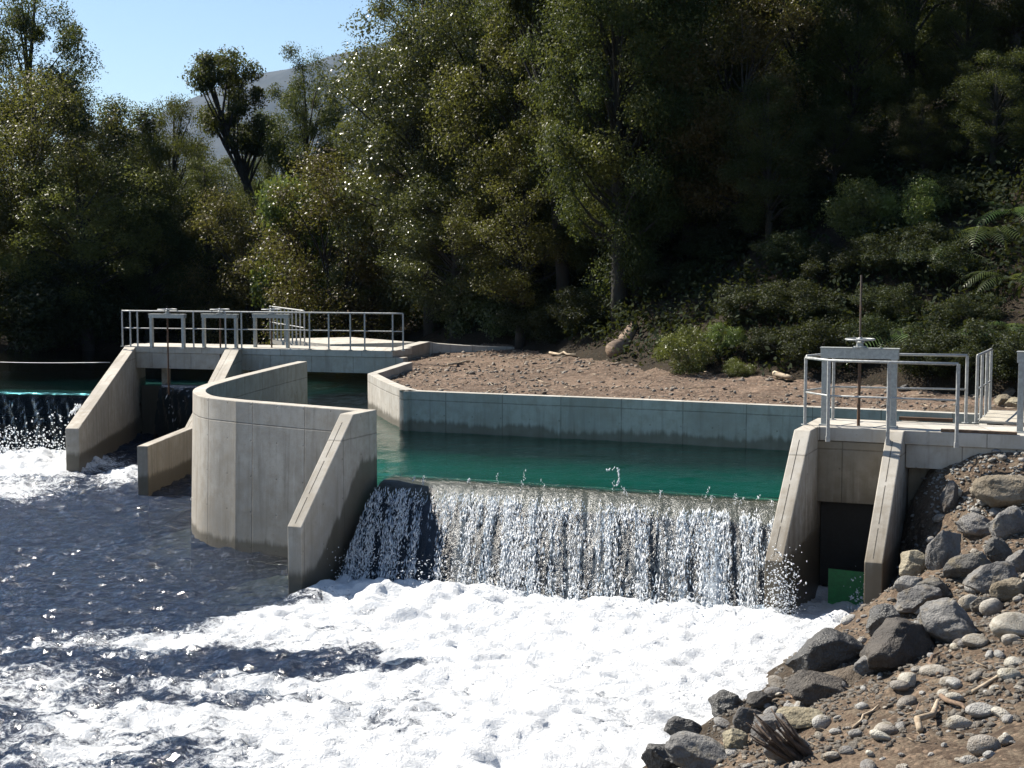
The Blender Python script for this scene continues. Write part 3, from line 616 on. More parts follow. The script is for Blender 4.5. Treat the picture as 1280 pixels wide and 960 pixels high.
# ------------------------------------------------------------------ river surface
toe0 = crest0 + np.array([wv[1], -wv[0]]) * 1.45       # foot of the waterfall
def river_fields(X, Y):
    dn = np.array([wv[1], -wv[0]])
    sd_ = (X - toe0[0]) * dn[0] + (Y - toe0[1]) * dn[1]; al = (X - toe0[0]) * wv[0] + (Y - toe0[1]) * wv[1]
    # near foam apron: everything right of the line from the buttress foot to the left foreground
    e = (Y - 22.0) - (X + 3.25) * .60
    e = e + .9 * fbm(X * .7, Y * .7, None, 3, 3)
    near = sstep(.25, -1.3, e)
    left = sstep(-5.6, -1.6, X + .25 * (Y - 16) + .9 * fbm(X * .6, Y * .5, None, 8, 3))
    stk = fbm(X * .8 + .5 * Y, Y * 2.2 - .7 * X, None, 13, 4)
    foam = near * (.45 + .41 * left + .12 * sstep(3.0, .8, sd_) + .24 * fbm(X * .9, Y * .75, None, 12, 4) + .28 * stk)
    for (cx, cy_, rx, ry, k) in ((-3.1, 18.25, 1.35, .55, .62), (-1.9, 18.45, .95, .40, .55), (-4.9, 18.3, 1.3, .5, .35), (-4.4, 16.8, .9, .4, .2), (-2.6, 16.9, .8, .3, .2)):
        wx = X + .7 * fbm(X * .9, Y * .9, None, 51, 3); wy = Y + .55 * fbm(X * .9, Y * .9, None, 52, 3); q = ((wx - cx) / rx) ** 2 + ((wy - cy_) / ry) ** 2; foam = foam - 1.15 * k * np.exp(-q) * (1 + .9 * fbm(X * 2.2, Y * 2.2, None, 5, 4))
    base = sstep(-.4, .15, sd_) * sstep(2.2, .3, sd_) * sstep(-.15, .2, al + .15 * sd_) ; foam = np.maximum(foam, base)
    pool_dark = sstep(-.05, -.8, al) * sstep(1.2, .2, sd_)
    # far left apron under the left weir
    q = ((X + 11.9) / 2.3) ** 2 + ((Y - 35.6) / 2.6) ** 2; fl = np.exp(-q * .9)
    q2 = ((X + 15) / 4.0) ** 2 + ((Y - 35.5) / 3.0) ** 2; fl = np.maximum(fl, np.exp(-q2))
    q3 = ((X + 11.0) / 2.0) ** 2 + ((Y - 32.0) / 2.6) ** 2; fl = np.maximum(fl, .50 * np.exp(-q3))
    q4 = ((X + 8.9) / .9) ** 2 + ((Y - 34.2) / 2.2) ** 2; fl = np.maximum(fl, .62 * np.exp(-q4))
    q5 = ((X + 7.6) / 2.2) ** 2 + ((Y - 23.) / 2.5) ** 2
    foam = np.maximum(foam, fl * (1.30 + .3 * fbm(X, Y, None, 33, 3)))
    foam = np.clip(foam, 0, 1.15)
    rough = .25 + np.clip(foam, 0, 1) * .9
    z = .055 * fbm(X * 1.1, Y * 1.6, None, 41, 3) + (.05 + .035 * (1 - left)) * rough * fbm(X * 2.3, Y * 2.9, None, 42, 4) * 1.3 + .018 * fbm(X * 7, Y * 8, None, 43, 3) * (1 + 2.5 * rough)
    z += near * .07 * (1 - np.abs(fbm(X * 1.3, Y * 1.5, None, 44, 3)) * 2.2)
    z += base * (.20 + .13 * np.clip(fbm(X * 2.0, Y * 2.0, None, 45, 4), -1, 1)) + fl * (.20 + .25 * fbm(X * 1.8, Y * 1.8, None, 46, 4))
    fine = fbm(X * 9, Y * 9, None, 47, 3); z += np.clip(foam, 0, 1) * .032 * fine
    sh = np.exp(-(((X + 3.6) / 1.3) ** 2 + ((Y - 25.0) / 2.0) ** 2)) + .9 * np.exp(-(((X + 6.0) / .9) ** 2 + ((Y - 29.5) / 2.6) ** 2))
    z += .05 * (1 - np.clip(foam, 0, 1)) * fbm(X * 2.6 + .8 * Y, Y * 3.4, None, 49, 3) + .040 * (1 - np.clip(foam, 0, 1)) * (1 - sh * .6) * fbm(X * 5.5, Y * 6.5, None, 50, 2)
    return z, foam, np.clip(sh, 0, 1)
xs = np.concatenate([np.linspace(-70, -20, 60)[:-1], np.arange(-20, 7.6, .062)]); ys = np.concatenate([np.linspace(-6, 11, 50)[:-1], np.arange(11, 26, .05), np.arange(26, 43.5, .10)])
X, Y = np.meshgrid(xs, ys); Zr, Fm, Shl = river_fields(X, Y)
me = npmesh('river', np.stack([X, Y, Zr], -1).reshape(-1, 3), grid_faces(len(ys), len(xs)), attrs={'foam': Fm.ravel(), 'shallow_or_reflect': Shl.ravel()})
tag(link('river', me, W_RIVER), kind='structure')
# flying drops: foot of the fall, crest jets, left weir, pier splash
rs = np.random.RandomState(5)
def puff(n, fx, spread, zmax, r):
    t = rs.rand(n); c = fx(t); c = c + rs.normal(0, 1, (n, 3)) * spread; c[:, 2] = np.abs(c[:, 2] - 0) ; c[:, 2] = .12 + zmax * rs.rand(n) ** 2.2 * (.5 + .5 * np.abs(vn(t * 25, t * 0, None, 9)))*1.6
    spray.append(drops(c, rs.normal(size=(n, 3)), r * (.4 + rs.rand(n) ** 2), rs.uniform(1, 2, n), rs))
tw = lambda t: np.stack([toe0[0] + wv[0] * t * WL, toe0[1] + wv[1] * t * WL, 0 * t], -1) + np.array([wv[1], -wv[0], 0]) * .1
puff(3600, tw, np.array([.1, .26, 0]), .40, .010)
pf = A - uv_ * 1.9
puff(1300, lambda t: np.stack([pf[0] + .12 + .25 * t, pf[1] - .1 * t, 0 * t], -1), np.array([.10, .10, 0]), .70, .011)
puff(1000, lambda t: np.stack([4.9 + .8 * t, 20.6 + .5 * t, 0 * t], -1), np.array([.12, .2, 0]), .35, .014)
puff(1800, lambda t: np.stack([-16 + 5 * t, 37.4 + 0 * t, 0 * t], -1), np.array([.3, .35, 0]), .75, .022)
# crest jets
for k in range(15):
    t = rs.uniform(.15, WL - .1); s = rs.uniform(-.05, .2); n = rs.randint(8, 26); hh = rs.uniform(.05, .22) * (1.7 if .35 * WL < t < .62 * WL else .8)
    a = np.linspace(0, 1, n); bx = crest0 + wv * t + np.array([wv[1], -wv[0]]) * s
    c = np.stack([bx[0] + wv[0] * .05 * a * rs.normal() + rs.normal(0, .013, n), bx[1] + rs.normal(0, .013, n), float(ogee(s)) + .06 + hh * a], -1)
    spray.append(drops(c, np.tile([0, 0, 1.], (n, 1)) + rs.normal(0, .3, (n, 3)), .003 + .006 * rs.rand(n), rs.uniform(1, 2.6, n), rs))
jb = D(772, 607, 23.0); n = 46; a = np.linspace(0, 1, n)
spray.append(drops(np.stack([jb[0] - .01 + .03 * np.sin(a * 3) - .17 * sstep(.75, 1, a), jb[1] + 0 * a, jb[2] + .33 * a - .08 * sstep(.8, 1, a)], -1) + rs.normal(0, .008, (n, 3)), np.tile([.3, 0, 1.], (n, 1)), .006 + .009 * rs.rand(n), rs.uniform(1, 2.5, n), rs))
jb = D(90, 520, 37.9); n = 60; a = np.linspace(0, 1, n); spray.append(drops(np.stack([jb[0] + .25 * a, jb[1] + 0 * a, jb[2] + .75 * a - .6 * a * a], -1) + rs.normal(0, .035, (n, 3)), np.tile([.2, 0, 1.], (n, 1)), .012 + .014 * rs.rand(n), rs.uniform(1, 2.5, n), rs))
off = 0; Vs, Fs = [], []
for v, f in spray: Vs.append(v); Fs.append(f + off); off += len(v)
tag(link('water_spray', npmesh('water_spray', np.vstack(Vs), None, True, F3=np.vstack(Fs)), SPRAY), kind='stuff')

# ------------------------------------------------------------------ pool and upstream water
dnv = np.array([wv[1], -wv[0]])
arm_end = curve[0]
pool_poly = [tuple(crest0 - dnv * .22), tuple(crest0 + wv * WL - dnv * .22), tuple(df0 + wv * .1 + uv_ * .6), tuple(df0 + wv * 2.5 + uv_ * .6), tuple(pe + wv * .1), *[tuple(p + np.array([.0, .1])) for p in pwp[::-1][1::3]],
             tuple(w0 + fu * .2), tuple(FR + fu * 14), tuple(mt + fu * 14), tuple(mt + np.array([.2, 0])), tuple(arm_end + np.array([-.1, 0])), *[tuple(p + np.array([.06, .05])) for p in cwp[::6]], tuple(Cp + uv_ * .7 + wv * .1)]
xs = np.arange(-9.5, 9, .09); ys = np.arange(22, 55, .09); X, Y = np.meshgrid(xs, ys)
sd_ = (X - crest0[0]) * dnv[0] + (Y - crest0[1]) * dnv[1]
dip = PZ - np.interp(sd_, [-2.3, -1.3, -.7, -.3, 0.], [PZ, PZ - .022, PZ - .055, 1.503, 1.485])
Z = PZ - dip + .012 * fbm(X * 2.2, Y * 2.2, None, 61, 3) + .011 * fbm(X * 6, Y * 7, None, 62, 2)
msk = pip(X[:-1, :-1] + .045, Y[:-1, :-1] + .045, pool_poly)
gf = grid_faces(len(ys), len(xs), msk)
fo = .16 * np.exp(-(((X + 4.6) / .9) ** 2 + ((Y - 35.6) / 1.2) ** 2)) + 0 * X
wall_refl = 1 - np.interp(sd_ + .25 * fbm(X * .8, Y * .8, None, 66, 3), [-5.0, -3.0, -1.6, -.9, -.3], [.0, .08, .75, 1.0, .75])  # dark wall reflection put into the colour: green body fades toward the wall
Vv, gf, (fo, wall_refl) = compact(np.stack([X, Y, Z], -1).reshape(-1, 3), gf, fo.ravel(), wall_refl.ravel())
tag(link('pool_water', npmesh('pool_water', Vv, gf, attrs={'foam': fo, 'shallow_or_reflect': wall_refl}), W_POOL), kind='structure')
Zb = .82 + .05 * fbm(X * 1.2, Y * 1.2, None, 65, 3) - .25 * sstep(25.5, 29, Y + .4 * X); Vb, gb, _ = compact(np.stack([X, Y, Zb], -1).reshape(-1, 3), grid_faces(len(ys), len(xs), msk))
tag(link('pool_bed', npmesh('pool_bed', Vb, gb), S_POOL), kind='structure')
tag(MB().prism([V3(mt + np.array([.2, 0]), -.8), V3(mt + np.array([.2, 0]), 1.5), V3(arm_end - np.array([.06, 0]), 1.5), V3(arm_end - np.array([.06, 0]), -.8)], (.2, .1, 0)).build('side_sill', C_WALL), 'low concrete sill closing the channel behind the curved wall arm', 'sill')
# upstream river, left of and behind the far gates
up_poly = [tuple(lstart + np.array([lwv[1], -lwv[0]]) * .25), tuple(lw1 + np.array([lwv[1], -lwv[0]]) * .25 - lwv * .05), tuple(FL + fu * .3 - fw * .02), tuple(i0 + np.array([0, .12])), tuple(i1), tuple(mt + np.array([.2, .5])), tuple(FR + fu * 16), (-14, 58), (-30, 66), (-60, 70), (-60, 40)]
xs = np.concatenate([np.linspace(-60, -20, 60)[:-1], np.arange(-20, -3, .15)]); ys = np.arange(38, 66, .15); X, Y = np.meshgrid(xs, ys)
msk = pip(X[:-1, :-1] + .07, Y[:-1, :-1] + .07, up_poly)
Z = PZ + .012 * fbm(X * 1.6, Y * 1.6, None, 71, 3)
Vv, gf, _ = compact(np.stack([X, Y, Z], -1).reshape(-1, 3), grid_faces(len(ys), len(xs), msk))
tag(link('upstream_water', npmesh('upstream_water', Vv, gf, attrs={'foam': np.zeros(len(Vv))}), mat_water('upstream_water', (.08, .24, .27), .06, False, 4, (.3, .03), 4.)), kind='structure')
Vb = Vv.copy(); Vb[:, 2] = .9; tag(link('upstream_bed', npmesh('upstream_bed', Vb, gf), mat_soil('upstream_bed', (.05, .075, .06), (.09, .12, .09), (.1, .12, .09))), kind='structure')

# ------------------------------------------------------------------ ground
def E(y): return np.interp(y, [-8, 0, 11, 15, 18.7, 20.2, 22.3, 24, 27], [-14, -8.6, -1.3, 1.5, 3.6, 4.98, 5.62, 6.0, 6.4])
def bankH(x, y):
    x = np.asarray(x, float); y = np.asarray(y, float)
    xx = x + .35 * fbm(x * .8, y * .8, None, 81, 3) * sstep(22, 20, y)
    t = (xx - E(y)) * np.interp(y, [15, 19, 22], [.82, .86, .95])
    s = np.interp(y, [11, 15, 18, 20, 21, 21.8], [.42, .44, .55, 1.0, 2.2, 4.2]); cap = np.interp(y, [0, 11, 15, 18, 20, 23], [3.6, 3.3, 3.0, 2.75, 2.5, 2.32])
    z = np.where(t > 0, cap * np.tanh(s * np.maximum(t, 0) / cap), t * .7)
    z = np.maximum(z, -1.3) + sstep(0, .6, t) * (.07 * fbm(x * 1.6, y * 1.6, None, 82, 4) + .045 * fbm(x * 5, y * 5, None, 83, 3) + .018 * fbm(x * 14, y * 14, None, 84, 2))
    return z
xs = np.concatenate([np.linspace(-20, -3, 40)[:-1], np.arange(-3, 11, .06), np.linspace(11, 26, 50)[1:]]); ys = np.concatenate([np.linspace(-9, 10, 60)[:-1], np.arange(10, 27.5, .06)])
X, Y = np.meshgrid(xs, ys); Z = bankH(X, Y)
poolx = [tuple(A - uv_ * 2), tuple(B - uv_ * 2 + wv * .1), tuple(B + wv * .12 + uv_ * 1.0), tuple(df0 + wv * 2.5 + uv_ * 1.0), tuple(pe + wv * .18), *[tuple(p + np.array([0, .12])) for p in pwp[::-1][1::3]], (-9, 40), (-9, 20)]
msk = ~pip(X[:-1, :-1] + .03, Y[:-1, :-1] + .03, poolx)
Vv, gf, _ = compact(np.stack([X, Y, Z], -1).reshape(-1, 3), grid_faces(len(ys), len(xs), msk))
tag(link('right_bank', npmesh('right_bank', Vv, gf), S_BANK), kind='structure')
# river bed
xs = np.arange(-70, 9, .5); ys = np.arange(-8, 44, .5); X, Y = np.meshgrid(xs, ys)
Z = -1.0 + .1 * fbm(X * .7, Y * .7, None, 91, 3) + .72 * np.exp(-(((X + 3.6) / 1.5) ** 2 + ((Y - 25.0) / 2.2) ** 2)) + .6 * np.exp(-(((X + 6.2) / 1.3) ** 2 + ((Y - 30) / 2.5) ** 2))
me = npmesh('river_bed', np.stack([X, Y, Z], -1).reshape(-1, 3), grid_faces(len(ys), len(xs)), attrs={'shallow_or_reflect': sstep(-.95, -.5, Z).ravel()})
m = NT('river_bed_mix'); sh_ = m.n('Attribute', attribute_name='shallow_or_reflect').outputs['Fac']; P = m.n('NewGeometry').outputs['Position']; n_ = m.noise(P, 3.5, 6, .65)
c_ = m.mix(m.rng(n_, .35, .65), (.26, .20, .08), (.46, .37, .18)); c_ = m.mix(sh_, m.mix(n_, (.006, .010, .022), (.012, .018, .034)), c_)
tag(link('river_bed', me, m.done(m.n('BsdfPrincipled', {'Base Color': c_, 'Roughness': .9}))), kind='structure')
# hill base line, right to left
hb = np.array([(40, 4), (15, 25), G(1240, 488, 2.4)[:2], G(1000, 474, 2.4)[:2], G(830, 464, 2.4)[:2], G(640, 432, 2.4)[:2], G(545, 428, 2.4)[:2], (-4.0, 53), (-9, 58), (-18, 55.0), (-30, 56), (-70, 60)], float)
def hill_t(x, y):
    x = np.asarray(x, float); y = np.asarray(y, float); best = np.full(x.shape, 1e9); sg = np.ones(x.shape)
    for a, b in zip(hb[:-1], hb[1:]):
        d = b - a; L = np.hypot(*d); t = np.clip(((x - a[0]) * d[0] + (y - a[1]) * d[1]) / L ** 2, 0, 1)
        dd = np.hypot(x - a[0] - t * d[0], y - a[1] - t * d[1]); side = np.where((x - a[0]) * d[1] - (y - a[1]) * d[0] > 0, 1., -1.)
        k = dd < best; best = np.where(k, dd, best); sg = np.where(k, side, sg)
    return best * sg
def hillH(x, y):
    x = np.asarray(x, float); y = np.asarray(y, float); t = hill_t(x, y); tt = np.maximum(t + .8 * fbm(x * .3, y * .3, None, 95, 3), 0)
    k = sstep(-12, 3, x - .1 * (y - 45)); sl = .16 + .56 * k
    z = 1.75 + .6 * k + sl * tt / (1 + tt / (40. + 50 * k)) + np.where(t > 0, .35 * fbm(x * .5, y * .5, None, 96, 4) * sstep(0, 3, t), 0)
    return np.where(t < 0, z + t * .8, z)
xs = np.concatenate([np.linspace(-200, -40, 50)[:-1], np.arange(-40, 45, .6), np.linspace(45, 200, 50)[1:]]); ys = np.concatenate([np.arange(0, 90, .6), np.linspace(90, 300, 60)[1:]])
X, Y = np.meshgrid(xs, ys); Z = hillH(X, Y); t = hill_t(X, Y); msk = (t[:-1, :-1] > -1.6)
Vv, gf, _ = compact(np.stack([X, Y, Z], -1).reshape(-1, 3), grid_faces(len(ys), len(xs), msk))
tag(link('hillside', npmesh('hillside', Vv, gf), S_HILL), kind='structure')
# earth terrace behind the pool wall
ter_poly = [*[tuple(p + np.array([.05, .14])) for p in pwp[1::2]], tuple(pe + wv * .15), (9.2, 24.6), (16, 22), (20, 26), *[tuple(p + np.array([.9, .9])) for p in hb[1:7]], tuple(w1 + np.array([.1, .1])), tuple(w0 + wd * .05 + np.array([.17, -.1]))]
xs = np.arange(-5, 18, .10); ys = np.arange(22, 49, .10); X, Y = np.meshgrid(xs, ys)
tt = np.maximum(0, hill_t(X, Y) + 2.2)
Z = 2.20 + .10 * fbm(X * .5, Y * .5, None, 101, 3) + .05 * fbm(X * 2, Y * 2, None, 102, 3) + .025 * fbm(X * 7, Y * 7, None, 103, 2) + .06 * tt
terr = lambda x, y: 2.20 + .10 * fbm(x * .5, y * .5, None, 101, 3) + .05 * fbm(x * 2, y * 2, None, 102, 3) + .06 * np.maximum(0, hill_t(x, y) + 2.2)
msk = pip(X[:-1, :-1] + .05, Y[:-1, :-1] + .05, ter_poly)
Vv, gf, _ = compact(np.stack([X, Y, Z], -1).reshape(-1, 3), grid_faces(len(ys), len(xs), msk))
tag(link('earth_terrace', npmesh('earth_terrace', Vv, gf), S_DIRT), kind='structure')
# ground sheet to the horizon
ang = np.linspace(0, 2 * math.pi, 49)[:-1]; rr = [0, 60, 400, 2000, 7800]; V_ = [(0, 0, -2.2)]; F3_ = []; F4_ = []
for r in rr[1:]: V_ += [(r * math.cos(a), r * math.sin(a), -2.2) for a in ang]
for k in range(48): F3_.append((0, 1 + k, 1 + (k + 1) % 48))
for j in range(3):
    for k in range(48): F4_.append((1 + j * 48 + k, 1 + (j + 1) * 48 + k, 1 + (j + 1) * 48 + (k + 1) % 48, 1 + j * 48 + (k + 1) % 48))
tag(link('ground', npmesh('ground', V_, F4_, F3=F3_), S_HILL), kind='structure')
# far mountain
xs = np.linspace(-3200, 2600, 160); ys = np.linspace(2800, 7400, 130); X, Y = np.meshgrid(xs, ys)
dd = np.hypot(X + 250, (Y - 4700) * .9); Z = 700 - .32 * dd - .22 * np.maximum(dd - 620, 0) + 40 * fbm(X * .0022, Y * .0022, None, 111, 5) * sstep(100, 900, dd) + 18 * fbm(X * .012, Y * .012, None, 112, 4); Z = np.maximum(Z, -2.6)
m = NT('mountain_forest'); P = m.n('NewGeometry').outputs['Position']; c_ = m.mix(m.rng(m.noise(P, .01, 8, .7), .35, .65), (.010, .014, .012), (.028, .030, .026))
tag(link('mountain', npmesh('mountain', np.stack([X, Y, Z], -1).reshape(-1, 3), grid_faces(130, 160)), m.done(m.n('BsdfPrincipled', {'Base Color': c_, 'Roughness': .95}))), kind='structure')

m = NT('haze_air'); pv = m.n('VolumePrincipled', {'Color': (.30, .58, 1.0), 'Density': .00004, 'Anisotropy': .0}); m.t.links.new(pv.outputs[0], m.out.inputs[1])
hz = MB().box((0, 0, 448.5), (16400, 16400, 903)).build('haze', m.m); tag(hz, kind='stuff')

def march(px, py, fn, y0, y1, n=4000):
    d = ray(px, py); k = np.linspace(y0, y1, n) / d[1]; x, y, z = d[0] * k, d[1] * k, CAMZ + d[2] * k
    h = fn(x, y); i = np.argmax(z <= h)
    if not (z <= h).any(): return None
    return np.array([x[i], y[i], h[i]])
onbank = lambda px, py: march(px, py, bankH, 6, 27)
onhill = lambda px, py: march(px, py, hillH, 26, 150)

# ------------------------------------------------------------------ rocks
def rock_mesh(name, seed, angular=1., sub=4, squash=(1, .8, .6)):
    bm = bmesh.new(); bmesh.ops.create_icosphere(bm, subdivisions=sub, radius=1)
    rs = np.random.RandomState(seed); V = np.array([v.co for v in bm.verts])
    for k in range(int(11 * angular)):
        n = rs.normal(size=3); n /= np.linalg.norm(n); o = rs.uniform(.58, .86); dd = V @ n - o; V = V - np.maximum(dd, 0)[:, None] * n * .93
    q = fbm(V[:, 0] * 1.3 + seed, V[:, 1] * 1.3, V[:, 2] * 1.3, seed, 4); V = V * (1 + (.10 + .10 * angular) * q)[:, None]
    q = fbm(V[:, 0] * 6 + seed, V[:, 1] * 6, V[:, 2] * 6, seed + 5, 3); V = V * (1 + (.045 * angular + .004) * q)[:, None]
    V = V * np.array(squash)
    for v, c in zip(bm.verts, V): v.co = c
    me = bpy.data.meshes.new(name); bm.to_mesh(me); bm.free()
    for p in me.polygons: p.use_smooth = True
    return me
BM = [rock_mesh('boulder', 100 + i, 1., 5, (1, random.uniform(.7, .95), random.uniform(.55, .8))) for i in range(7)]
SM = [rock_mesh('stone', 200 + i, .25, 3, (1, random.uniform(.65, .9), random.uniform(.45, .65))) for i in range(6)]
mesh_var = {}
def with_mat(me, m):
    k = (me.name, m.name)
    if k not in mesh_var: c = me.copy(); c.materials.clear(); c.materials.append(m); mesh_var[k] = c
    return mesh_var[k]
BL = [ # px, py(centre), w, h, material, label, kind of rotation
 (1036, 818, 92, 58, 'w', 'dark wet boulder standing out into the foam at the bank edge'),
 (1122, 808, 88, 66, 'w2', 'large dark brown boulder on the waterline below the right gate pier'),
 (908, 880, 42, 30, 'w', 'small black wet rock alone at the foam edge'),
 (884, 944, 118, 52, 'g', 'wide flat grey boulder at the bottom edge where foam meets the bank'),
 (836, 948, 56, 36, 'w', 'black wet boulder at the bottom of the picture in the foam'),
 (968, 908, 66, 48, 'g', 'squarish grey block among the shore rocks near the dry roots'),
 (938, 900, 46, 42, 'g', 'tilted grey slab leaning on the squarish shore block'),
 (988, 930, 74, 52, 'g', 'broad grey shore boulder just above the dry root stump'),
 (1190, 776, 96, 74, 'g', 'big pale grey boulder on the slope beside the splashing pier'),
 (1150, 748, 80, 40, 'g', 'long grey rock leaning down towards the pier foot'),
 (1238, 722, 84, 50, 'g', 'rough grey boulder in the middle of the rocky slope'),
 (1178, 682, 50, 66, 'g', 'tall grey rock standing below the gravel patch'),
 (1214, 706, 70, 46, 'd', 'dark hollow looking rock between two grey boulders on the slope'),
 (1262, 612, 90, 54, 'b', 'large tan boulder at the right edge under the gravel'),
 (1264, 652, 62, 54, 'g', 'rounded grey boulder below the tan one at the right edge'),
 (1190, 618, 30, 48, 'g', 'narrow upright grey rock beside the dark cavity'),
 (1144, 704, 50, 42, 'b', 'brown rock at the foot of the dark cavity by the pier'),
 (1252, 686, 46, 36, 'd', 'dark rock tucked under the rounded boulder on the right slope'),
 (1056, 850, 80, 26, 'b', 'flat brown rock lying behind the dark waterline boulder'),
 (1030, 862, 76, 34, 'w2', 'low damp brown rock on the shore below the black boulder'),
 (1000, 898, 70, 30, 'b', 'flat tan slab half buried in the lower shore'),
 (1172, 736, 56, 34, 'd', 'dark grey rock wedged on the steep slope'),
 (1225, 655, 66, 34, 'g', 'low grey rock half sunk in the slope gravel'),
 (1108, 776, 44, 40, 'w', 'wet black rock in the splash at the pier foot'),
 (1276, 700, 50, 44, 'g', 'grey boulder cut by the right picture edge'),
 (1232, 756, 50, 30, 'd', 'dark rock between the pale stones and the middle slope boulder'),
 (1140, 730, 44, 34, 'g', 'grey rock close above the splashing pier foot'),
 (1262, 736, 46, 40, 'b', 'brown rock behind the pale round stone at the right edge'),
 (1088, 832, 56, 34, 'g', 'grey rock between the two dark waterline boulders'),
 (950, 874, 40, 24, 'd', 'small dark rock on the waterline left of the low damp rock'),
 (920, 925, 44, 34, 'b', 'brown rock between the flat boulder and the tilted slab'),
 (860, 915, 50, 30, 'w', 'wet dark rock between the flat boulder and the foam'),
]
MT = {'w': ROCK_WET, 'w2': mat_rock('damp_boulder', (.06, .052, .042), (.11, .095, .075), .4), 'g': ROCK, 'd': mat_rock('dark_basalt', (.07, .066, .062), (.12, .115, .105)), 'b': ROCK_BROWN}
def bank_or_water(px, py):
    p = onbank(px, py); q = G(px, py, -.05)
    if p is None or q[1] < p[1]: return q
    return p
for i, (px, py, wp, hp, mk, lab) in enumerate(BL):
    p = bank_or_water(px, py + hp * .36); sc = p[1] / F
    rw, rh = wp * sc / 2, hp * sc / 2
    me = with_mat(BM[i % 7], MT[mk]); d = me.vertices
    o = bpy.data.objects.new('boulder', me); col.objects.link(o)
    hz = max(abs(v.co.z) for v in me.vertices); kk = .82 if mk in 'gdb' else 1.08; o.scale = (rw * 1.14 * kk, rw * 1.0 * kk, rh * 1.18 * kk / hz)
    o.location = (p[0], p[1] + rw * .30, p[2] + rh * .50); o.rotation_euler = (random.uniform(-.25, .25), random.uniform(-.3, .3), random.uniform(-.5, .5) + (math.pi if i % 2 else 0))
    tag(o, lab, 'boulder', 'boulders on the right bank')
STN = [(1230, 930, 44, 34, 'largest pale round stone near the bottom right corner'), (1265, 736, 30, 22, 'pale round stone near the right edge below the rocky slope'), (1268, 780, 62, 36, 'big white stone at the right edge half way down the bank'),
 (1240, 758, 34, 26, 'grey egg shaped stone left of the big white stone'), (1213, 752, 30, 24, 'smooth grey cobble touching the pale boulder on the slope'), (1028, 902, 26, 20, 'smooth grey cobble beside the squarish shore block'), (1125, 856, 26, 16, 'pale flat cobble above the brown soil patch'),
 (1070, 917, 18, 15, 'small grey round stone by the dry roots'), (1220, 800, 34, 18, 'flat pale stone below the big pale boulder'), (1262, 842, 30, 18, 'pale stone at the right edge beside grey sticks'), (1258, 925, 22, 16, 'small pale stone right of the largest round stone'), (1170, 838, 40, 16, 'long pale flat stone lying on the soil'), (1187, 852, 26, 18, 'tan cobble in the middle of the lower bank')]
for i, (px, py, wp, hp, lab) in enumerate(STN):
    p = onbank(px, py + hp * .4)
    if p is None: continue
    sc = p[1] / F; o = bpy.data.objects.new('stone', with_mat(SM[i % 6], STONE if 'pale' in lab or 'white' in lab or 'tan' in lab else STONE_G)); col.objects.link(o)
    o.scale = (wp * sc / 2, wp * sc / 2, hp * sc / 2 / .55); o.location = (p[0], p[1] + .02, p[2] + hp * sc * .3); o.rotation_euler = (0, 0, random.uniform(-.4, .4)); tag(o, lab, 'stone', 'stones on the right bank')
rs = np.random.RandomState(77); cnt = 0
while cnt < 262:
    px, py = rs.uniform(840, 1285), rs.uniform(560, 965)
    p = onbank(px, py)
    if p is None or p[2] < .12: continue
    if p[1] > 21.8 and rs.rand() < .7: continue
    r = .026 + .10 * rs.rand() ** 3.2; k = rs.randint(6); pale = rs.rand() < .4
    o = bpy.data.objects.new('stone', with_mat(SM[k], STONE if pale else STONE_G)); col.objects.link(o); o.scale = (r, r, r); o.location = (p[0], p[1], p[2] + r * .22); o.rotation_euler = (rs.uniform(-.4, .4), rs.uniform(-.4, .4), rs.uniform(0, 6.28))
    tag(o, 'small pale stone among many scattered over the right bank' if pale else 'small grey stone among many scattered over the right bank', 'stone', 'small pale stones scattered over the right bank' if pale else 'small grey stones scattered over the right bank'); cnt += 1
# gravel and crumbs (nobody could count them)
bm = bmesh.new(); bmesh.ops.create_icosphere(bm, subdivisions=1, radius=1); ICV = np.array([v.co for v in bm.verts]); ICF = np.array([[v.index for v in f.verts] for f in bm.faces]); bm.free()
def pebbles(name, P_, r, mat, seed, flat=.6):
    rs = np.random.RandomState(seed); n = len(P_); a = rs.uniform(0, 6.28, n); ca_, sa_ = np.cos(a), np.sin(a)
    L = ICV[None] * (1 + .30 * rs.normal(size=(n, len(ICV), 1))).clip(.5, 1.5) * np.stack([r * rs.uniform(.8, 1.5, n), r * rs.uniform(.6, 1, n), r * rs.uniform(.35, .9, n) * flat / .6], -1)[:, None]
    x = L[..., 0] * ca_[:, None] - L[..., 1] * sa_[:, None]; y = L[..., 0] * sa_[:, None] + L[..., 1] * ca_[:, None]
    V = np.stack([x, y, L[..., 2]], -1) + P_[:, None]
    me = npmesh(name, V.reshape(-1, 3), None, True, F3=(ICF[None] + (np.arange(n) * len(ICV))[:, None, None]).reshape(-1, 3)); tag(link(name, me, mat), kind='stuff')
n = 75000; x = rs.uniform(-2, 9.5, n); y = 11 + 12.3 * rs.rand(n); z = bankH(x, y); k = (z > .06) & (np.abs(x / y) < .40); x, y, z = x[k], y[k], z[k]
k = rs.rand(len(x)) < np.clip(.45 + .8 * fbm(x * .9, y * .9, None, 121, 3), .25, 1); x, y, z = x[k], y[k], z[k]
pebbles('gravel', np.stack([x, y, z + .004], -1), .008 + .034 * rs.rand(len(x)) ** 3.2, PEB, 3)
n = 3500; x = rs.uniform(6.0, 9.5, n); y = rs.uniform(19.6, 22.9, n); z = bankH(x, y); k = (z > 1.5) & ((x - df0[0]) * uv_[0] + (y - df0[1]) * uv_[1] < 0); pebbles('deck_gravel', np.stack([x, y, z + .005], -1)[k], .012 + .022 * rs.rand(int(k.sum())), mat_rock('grey_gravel', (.24, .235, .22), (.38, .37, .35), 0, 12), 4)
